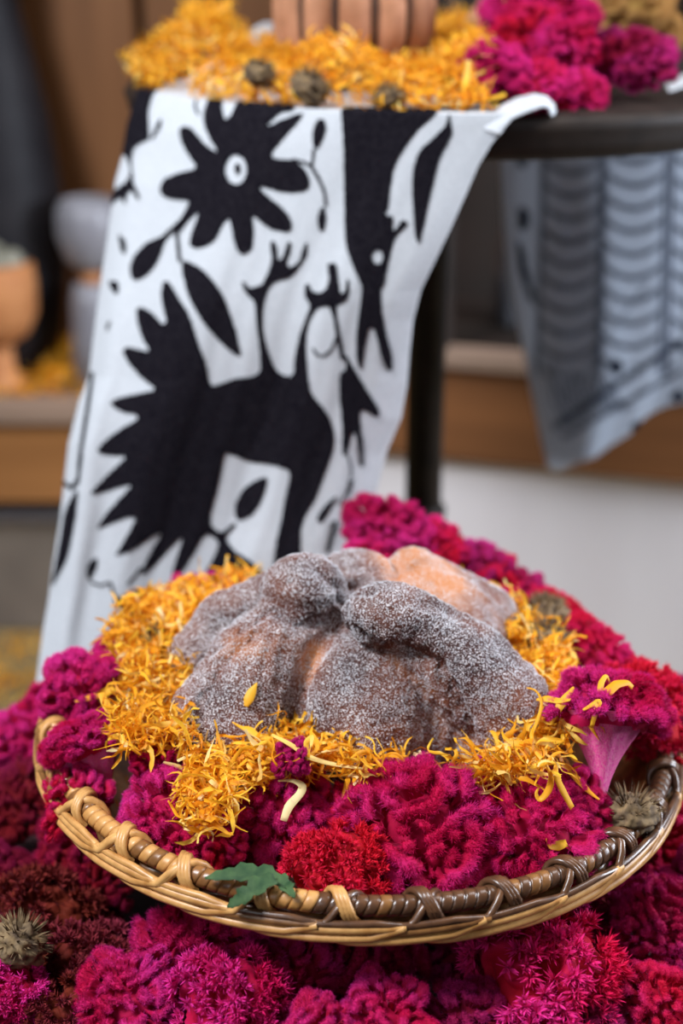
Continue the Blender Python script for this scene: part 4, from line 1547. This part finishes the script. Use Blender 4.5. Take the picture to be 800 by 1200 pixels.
for ri, (poly, z, n, ns) in enumerate(REG):
    xs_ = [p[0] for p in poly]
    ys_ = [p[1] for p in poly]
    c = 0
    while c < n + ns:
        px, py = rng.uniform(min(xs_), max(xs_)), rng.uniform(min(ys_), max(ys_))
        if not inside(poly, np.array([px]), np.array([py]))[0]:
            continue
        P = PZ(px, py, z)
        # heaps: height falls away from the bread
        if c < n:
            P.z -= rng.uniform(0.0, 0.014)
            mass.append(P[:])
        else:
            P.z += rng.uniform(-0.001, 0.004)
            singles.append((P, ri))
        c += 1
tag(link('petal_heap', petals_mass('petal_heap', np.array(mass), rng, 1.08, 0.35, (0.56, 0.25))), 'dense ring of tangled orange marigold petals round the sugared bread', 'petals', kind='stuff')
for P, ri in singles:
    petal(P, (rng.uniform(-PI, PI), rng.normal(-0.2, 0.6), rng.uniform(0, 6.28)), 'loose curled orange petal on top of the ring ' + WHERE[ri], int(rng.integers(0, 40)),
          rng.uniform(0.85, 1.3), 'loose curled petals ' + WHERE[ri])

# ================================================================== BED OF BLOOMS ON THE STEP
def bed(var, px, py, z, rpx, label, col=CRIM, tips=0.6, tilt=(30, 0), spin=0, neck=False, scale=(1, 1, 1)):
    return bpx(var, px, py, z, rpx, label, col, tips, tilt, spin, neck, 'blooms of the bed on the altar step', scale)


bed('wide', 228, 1118, -0.072, 92, 'bright magenta bloom under the basket rim, left of bottom centre', MAG, 1.0, (35, -15), 30)
bed('big2', 150, 1172, -0.070, 66, 'bright magenta bloom at the bottom edge left of centre', MAG, 1.0, (35, -15), 100)
bed('tuft', 262, 1180, -0.066, 62, 'spiky magenta bloom at the bottom edge in front of the brightest bed bloom', MAG, 0.9, (40, -5), 0)
bed('big2', 345, 1150, -0.078, 62, 'magenta bloom below the green leaf under the basket', MAG, 0.7, (40, 0), 200)
bed('big', 430, 1140, -0.084, 72, 'crimson magenta bloom directly below the front middle of the rim', (0.55, 0.003, 0.09), 0.8, (40, 0), 60)
bed('fat2', 455, 1200, -0.066, 52, 'magenta bloom cut by the bottom edge in the middle', MAG, 0.8, (40, 0), 90)
bed('fat', 375, 1215, -0.066, 50, 'crimson bloom cut by the bottom edge left of the middle one', CRIM, 0.8, (40, 0), 190)
bed('tuft', 622, 1150, -0.070, 82, 'large spiky crimson bloom at the bottom right of the centre', CRIM, 0.6, (40, 10), 0)
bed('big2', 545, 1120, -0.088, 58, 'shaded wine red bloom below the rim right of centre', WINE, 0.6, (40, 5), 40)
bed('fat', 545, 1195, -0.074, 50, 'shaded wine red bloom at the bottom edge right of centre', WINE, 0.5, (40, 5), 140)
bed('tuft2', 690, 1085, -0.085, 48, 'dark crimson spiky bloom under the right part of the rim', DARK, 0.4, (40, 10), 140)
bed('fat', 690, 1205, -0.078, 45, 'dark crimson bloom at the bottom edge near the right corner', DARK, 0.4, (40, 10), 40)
bed('big', 775, 1085, -0.070, 62, 'round crimson bloom with magenta tips at the lower right edge', (0.5, 0.003, 0.08), 0.7, (25, 20), 0)
bed('band', 765, 992, -0.070, 78, 'banded crimson bloom with smooth ruffles right of the basket', CRIM, 0.45, (30, 15), 30)
bed('band', 712, 1050, -0.085, 46, 'small banded wine red bloom below the dark cane rim at right', WINE, 0.5, (35, 10), 120)
bed('fat2', 768, 1175, -0.078, 50, 'crimson bloom with a pale underside in the lower right corner', CRIM, 0.5, (-5, 10), 120, neck=True)
bed('fat2', 805, 915, -0.060, 52, 'shaded crimson bloom at the right edge beside the basket', WINE, 0.5, (25, 15), 120)
bed('big2', 800, 838, -0.052, 56, 'dark magenta bloom at the right edge behind the basket', WINE, 0.8, (15, 10), 20)
bed('fat', 812, 1030, -0.070, 45, 'wine red bloom half outside the right edge', WINE, 0.5, (25, 15), 20)
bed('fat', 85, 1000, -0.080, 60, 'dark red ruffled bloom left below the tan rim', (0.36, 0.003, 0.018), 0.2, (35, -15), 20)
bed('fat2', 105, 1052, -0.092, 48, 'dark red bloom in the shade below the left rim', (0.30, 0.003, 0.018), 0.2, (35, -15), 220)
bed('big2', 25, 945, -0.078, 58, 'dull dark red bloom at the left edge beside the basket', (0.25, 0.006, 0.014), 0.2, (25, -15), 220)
bed('fat', 28, 872, -0.060, 50, 'lilac lit magenta bloom at the left edge behind the basket rim', MAG, 1.0, (20, -15), 120)
bed('fat2', 62, 838, -0.048, 42, 'magenta bloom at the foot of the cloth left of the basket', MAG, 0.8, (10, -15), 320)
bed('tuft2', 45, 1085, -0.090, 54, 'dried brown red bloom in the lower left', DRYRED, 0.05, (35, -15), 20)
bed('tuft2', 95, 1135, -0.088, 50, 'dried rusty bloom with loose bracts at the lower left', DRYRED, 0.1, (35, -5), 200)
bed('tuft', 12, 1165, -0.074, 42, 'spiky magenta bloom in the lower left corner', MAG, 0.9, (35, -5), 200)
bed('fat', -10, 1030, -0.085, 48, 'dark red bloom cut by the left edge', DARK, 0.2, (35, -5), 100)
bed('tuft2', 75, 1200, -0.086, 40, 'dried rusty bloom cut by the bottom edge at left', DRYRED, 0.1, (35, -5), 90)
BACK = 'magenta blooms behind the bread'
for px, py, Y, rp, col, var, lab in (
        (452, 630, 0.205, 46, (0.55, 0.003, 0.10), 'fat2', 'magenta bloom behind the bread between cloth and table post'),
        (505, 652, 0.200, 46, CRIM, 'big2', 'dark crimson bloom behind the bread at the foot of the table post'),
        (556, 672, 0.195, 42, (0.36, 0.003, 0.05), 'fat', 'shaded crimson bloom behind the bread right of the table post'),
        (590, 705, 0.190, 40, WINE, 'fat2', 'wine red bloom sloping down behind the back right petals'),
        (432, 668, 0.170, 40, CRIM, 'fat', 'crimson bloom just behind the top knobs of the bread')):
    P = PY(px, py, Y)
    bloom(var, P, rp / FOC * depth_of(P) / 1.05, lab, col, 0.7, (10, 5), rng.uniform(0, 360), group=BACK)
P = PZ(22, 1105, -0.05)
dried_head(P, 0.014, 'straw coloured dry seed head at the lower left edge')

# ------------------------------------------------------------------ single petals and the leaf, laid on what is really below them
bpy.context.view_layer.update()
dg = bpy.context.evaluated_depsgraph_get()


def hit(px, py, lift=0.002):
    d = Vector(ray(px, py)).normalized()
    ok, loc, nr, ix, ob, mx = SC.ray_cast(dg, Vector(CAM), d)
    return loc - d * lift


def ribbon(name, pts, wid, m, label=None, cat=None, parent=None, tone=0.6, lift=0.003, zs=None, crease=0.12, seg=18):
    """pts pixel path, laid on the surface below; wid list in metres"""
    P3 = [np.array(hit(a, b, lift)) for a, b in pts]
    # keep depth smooth along the petal
    dep = np.array([depth_of(p) for p in P3])
    k = max(dep.min(), np.median(dep) - 0.012)
    dep = np.minimum(dep, k + 0.010)
    dep = np.convolve(np.pad(dep, 1, mode='edge'), [0.25, 0.5, 0.25], 'valid')
    P3 = np.array([CAM + ray(a, b) * dd for (a, b), dd in zip(pts, dep)])
    s = np.linspace(0, 1, seg)
    s0 = np.linspace(0, 1, len(pts))
    # Catmull-like smoothing through linear + blur
    P = np.stack([np.interp(s, s0, P3[:, i]) for i in range(3)], 1)
    for _ in range(2):
        P[1:-1] = 0.25 * P[:-2] + 0.5 * P[1:-1] + 0.25 * P[2:]
    Wd = np.interp(s, np.linspace(0, 1, len(wid)), wid)
    T = np.gradient(P, axis=0)
    T /= np.linalg.norm(T, axis=1, keepdims=True)
    if m is M['leaf']:
        Wd = Wd * (1 + 0.22 * np.sin(s * 23) + 0.12 * np.sin(s * 51))
    view = P - CAM
    view /= np.linalg.norm(view, axis=1, keepdims=True)
    up = np.array((0.25, 0.3, 1.0))
    S = np.cross(T, -0.7 * view + 0.5 * up)
    S /= np.linalg.norm(S, axis=1, keepdims=True)
    Nn = np.cross(S, T)
    c = P.mean(0)
    V = np.stack([P - S * Wd[:, None] / 2 + Nn * Wd[:, None] * crease, P, P + S * Wd[:, None] / 2 + Nn * Wd[:, None] * crease], 1).reshape(-1, 3) - c
    o = link(name, mesh_np(name, V, grid_faces(seg, 3), m, True, {'tone': np.clip(tone + 0.1 * (s.repeat(3) - 0.5), 0, 1)}), parent)
    o.location = c
    if label:
        tag(o, label, cat)
    sm = o.modifiers.new('thick', 'SOLIDIFY')
    sm.thickness = 0.0003
    return o


def pp(pts, wid, label, tone=0.6, lift=0.003):
    return ribbon('marigold_petal', pts, [w_ / 1000 for w_ in wid], M['petal'], label, 'petal', None, tone, lift)


pp([(288, 828), (291, 820), (295, 811), (301, 800)], [2.2, 5.5, 5.0, 0.6], 'small pointed yellow petal stuck on the sugared left bone of the bread', 0.68, 0.001)
pp([(272, 846), (283, 853), (293, 855), (302, 864), (320, 866)], [0.6, 2.0, 4.0, 3.4, 2.2], 'wavy yellow petal leaning on the bread above the folded crimson bud', 0.68)
pp([(326, 915), (343, 914), (356, 921), (351, 932), (338, 944), (332, 962)], [0.8, 2.0, 4.5, 4.2, 4.8, 3.4], 'cream curled petal bent like a hook over the magenta blooms in front', 1.0)
pp([(258, 908), (268, 916), (273, 932), (276, 950), (276, 966)], [2.0, 5.5, 4.2, 3.2, 0.6], 'long bright yellow petal hanging down at the front left petal heap', 0.72)
pp([(197, 938), (203, 948), (208, 957), (220, 960), (230, 960)], [0.8, 1.6, 1.8, 1.8, 1.6], 'thin hooked orange petal on the front left magenta bloom', 0.5)
pp([(318, 861), (340, 872), (362, 888), (385, 895), (425, 901)], [1.6, 2.6, 3.0, 2.4, 1.2], 'long pale yellow petal lying over the folded crimson bud', 0.88)
pp([(361, 891), (358, 870), (366, 862), (364, 876)], [1.2, 3.0, 2.4, 1.0], 'small upright pale petal between bud and bread', 0.8)
pp([(640, 896), (646, 910), (644, 925), (632, 940), (627, 930), (631, 923)], [1.0, 3.0, 3.6, 3.0, 1.6, 0.8], 'hooked yellow petal on the crimson bloom at right', 0.58)
pp([(652, 893), (650, 908), (658, 925), (670, 947)], [1.6, 3.4, 4.0, 3.2], 'straight pointed yellow petal on the crimson bloom right of the hooked one', 0.66)
pp([(640, 983), (643, 993), (652, 992), (664, 988)], [0.8, 3.0, 6.0, 4.0], 'short orange petal flake on the front of the crimson bloom', 0.7)
pp([(617, 806), (628, 808), (636, 822), (630, 845), (621, 862), (624, 872)], [0.6, 1.0, 1.5, 1.8, 2.0, 1.0], 'thin wiry yellow petal curling up beside the right end of the bread', 0.62)
pp([(672, 805), (664, 818), (655, 828), (646, 848)], [1.0, 5.0, 4.6, 1.0], 'broad yellow petal right of the bread pointing up', 0.7)
pp([(628, 820), (640, 819), (655, 822), (668, 820)], [1.0, 4.2, 3.6, 1.5], 'broad yellow petal lying flat right of the bread', 0.68)
pp([(702, 818), (704, 800), (710, 791), (714, 800)], [3.0, 3.2, 2.2, 0.8], 'curved yellow petal standing on the fan shaped bloom', 0.66)
pp([(683, 832), (694, 826), (703, 820), (697, 836), (693, 852)], [1.2, 2.4, 3.2, 2.6, 2.0], 'forked yellow petal on top of the fan shaped bloom', 0.68)
pp([(711, 812), (722, 802), (735, 800), (741, 806)], [5.5, 5.0, 3.4, 2.6], 'wide orange petal on the red bloom behind the fan shaped bloom', 0.5)
pp([(665, 903), (678, 915), (690, 928), (702, 937)], [2.0, 4.0, 2.4, 0.8], 'ochre petal slipping down beside the pink neck', 0.42)
pp([(88, 822), (105, 818), (122, 813), (134, 806)], [1.2, 3.4, 6.0, 4.0], 'pale orange petal lying over the left magenta blooms', 0.62)
pp([(118, 812), (124, 826), (130, 836), (136, 826)], [3.2, 5.0, 4.0, 1.6], 'bent golden petal at the left end of the petal heap', 0.66)
pp([(565, 880), (580, 878), (597, 872), (590, 884)], [1.0, 2.4, 3.0, 1.4], 'pale yellow petal tip above the crimson bloom right of centre', 0.85)
pp([(150, 692), (162, 688), (172, 700), (168, 715)], [1.2, 3.0, 3.0, 1.4], 'orange petal curling out at the top of the left heap', 0.5)

lf = empty('green_leaf', hit(310, 1032, 0.004))
tag(lf, 'torn green leaf hanging over the front left rim of the basket', 'leaf')
lo = Vector(lf.location)
for pts, wid in (([(338, 1040), (318, 1028), (300, 1024), (270, 1026), (240, 1029)], [4, 8, 9, 8, 1]),
                 ([(322, 1030), (306, 1037), (292, 1046), (280, 1056), (266, 1063)], [5, 9, 8, 7, 1]),
                 ([(316, 1026), (328, 1034), (338, 1044), (345, 1052)], [4, 8, 6, 1])):
    o = ribbon('leaflet', pts, [w_ / 1000 for w_ in wid], M['leaf'], lift=0.006, crease=0.30)
    o.parent = lf
    o.location = Vector(o.location) - lo
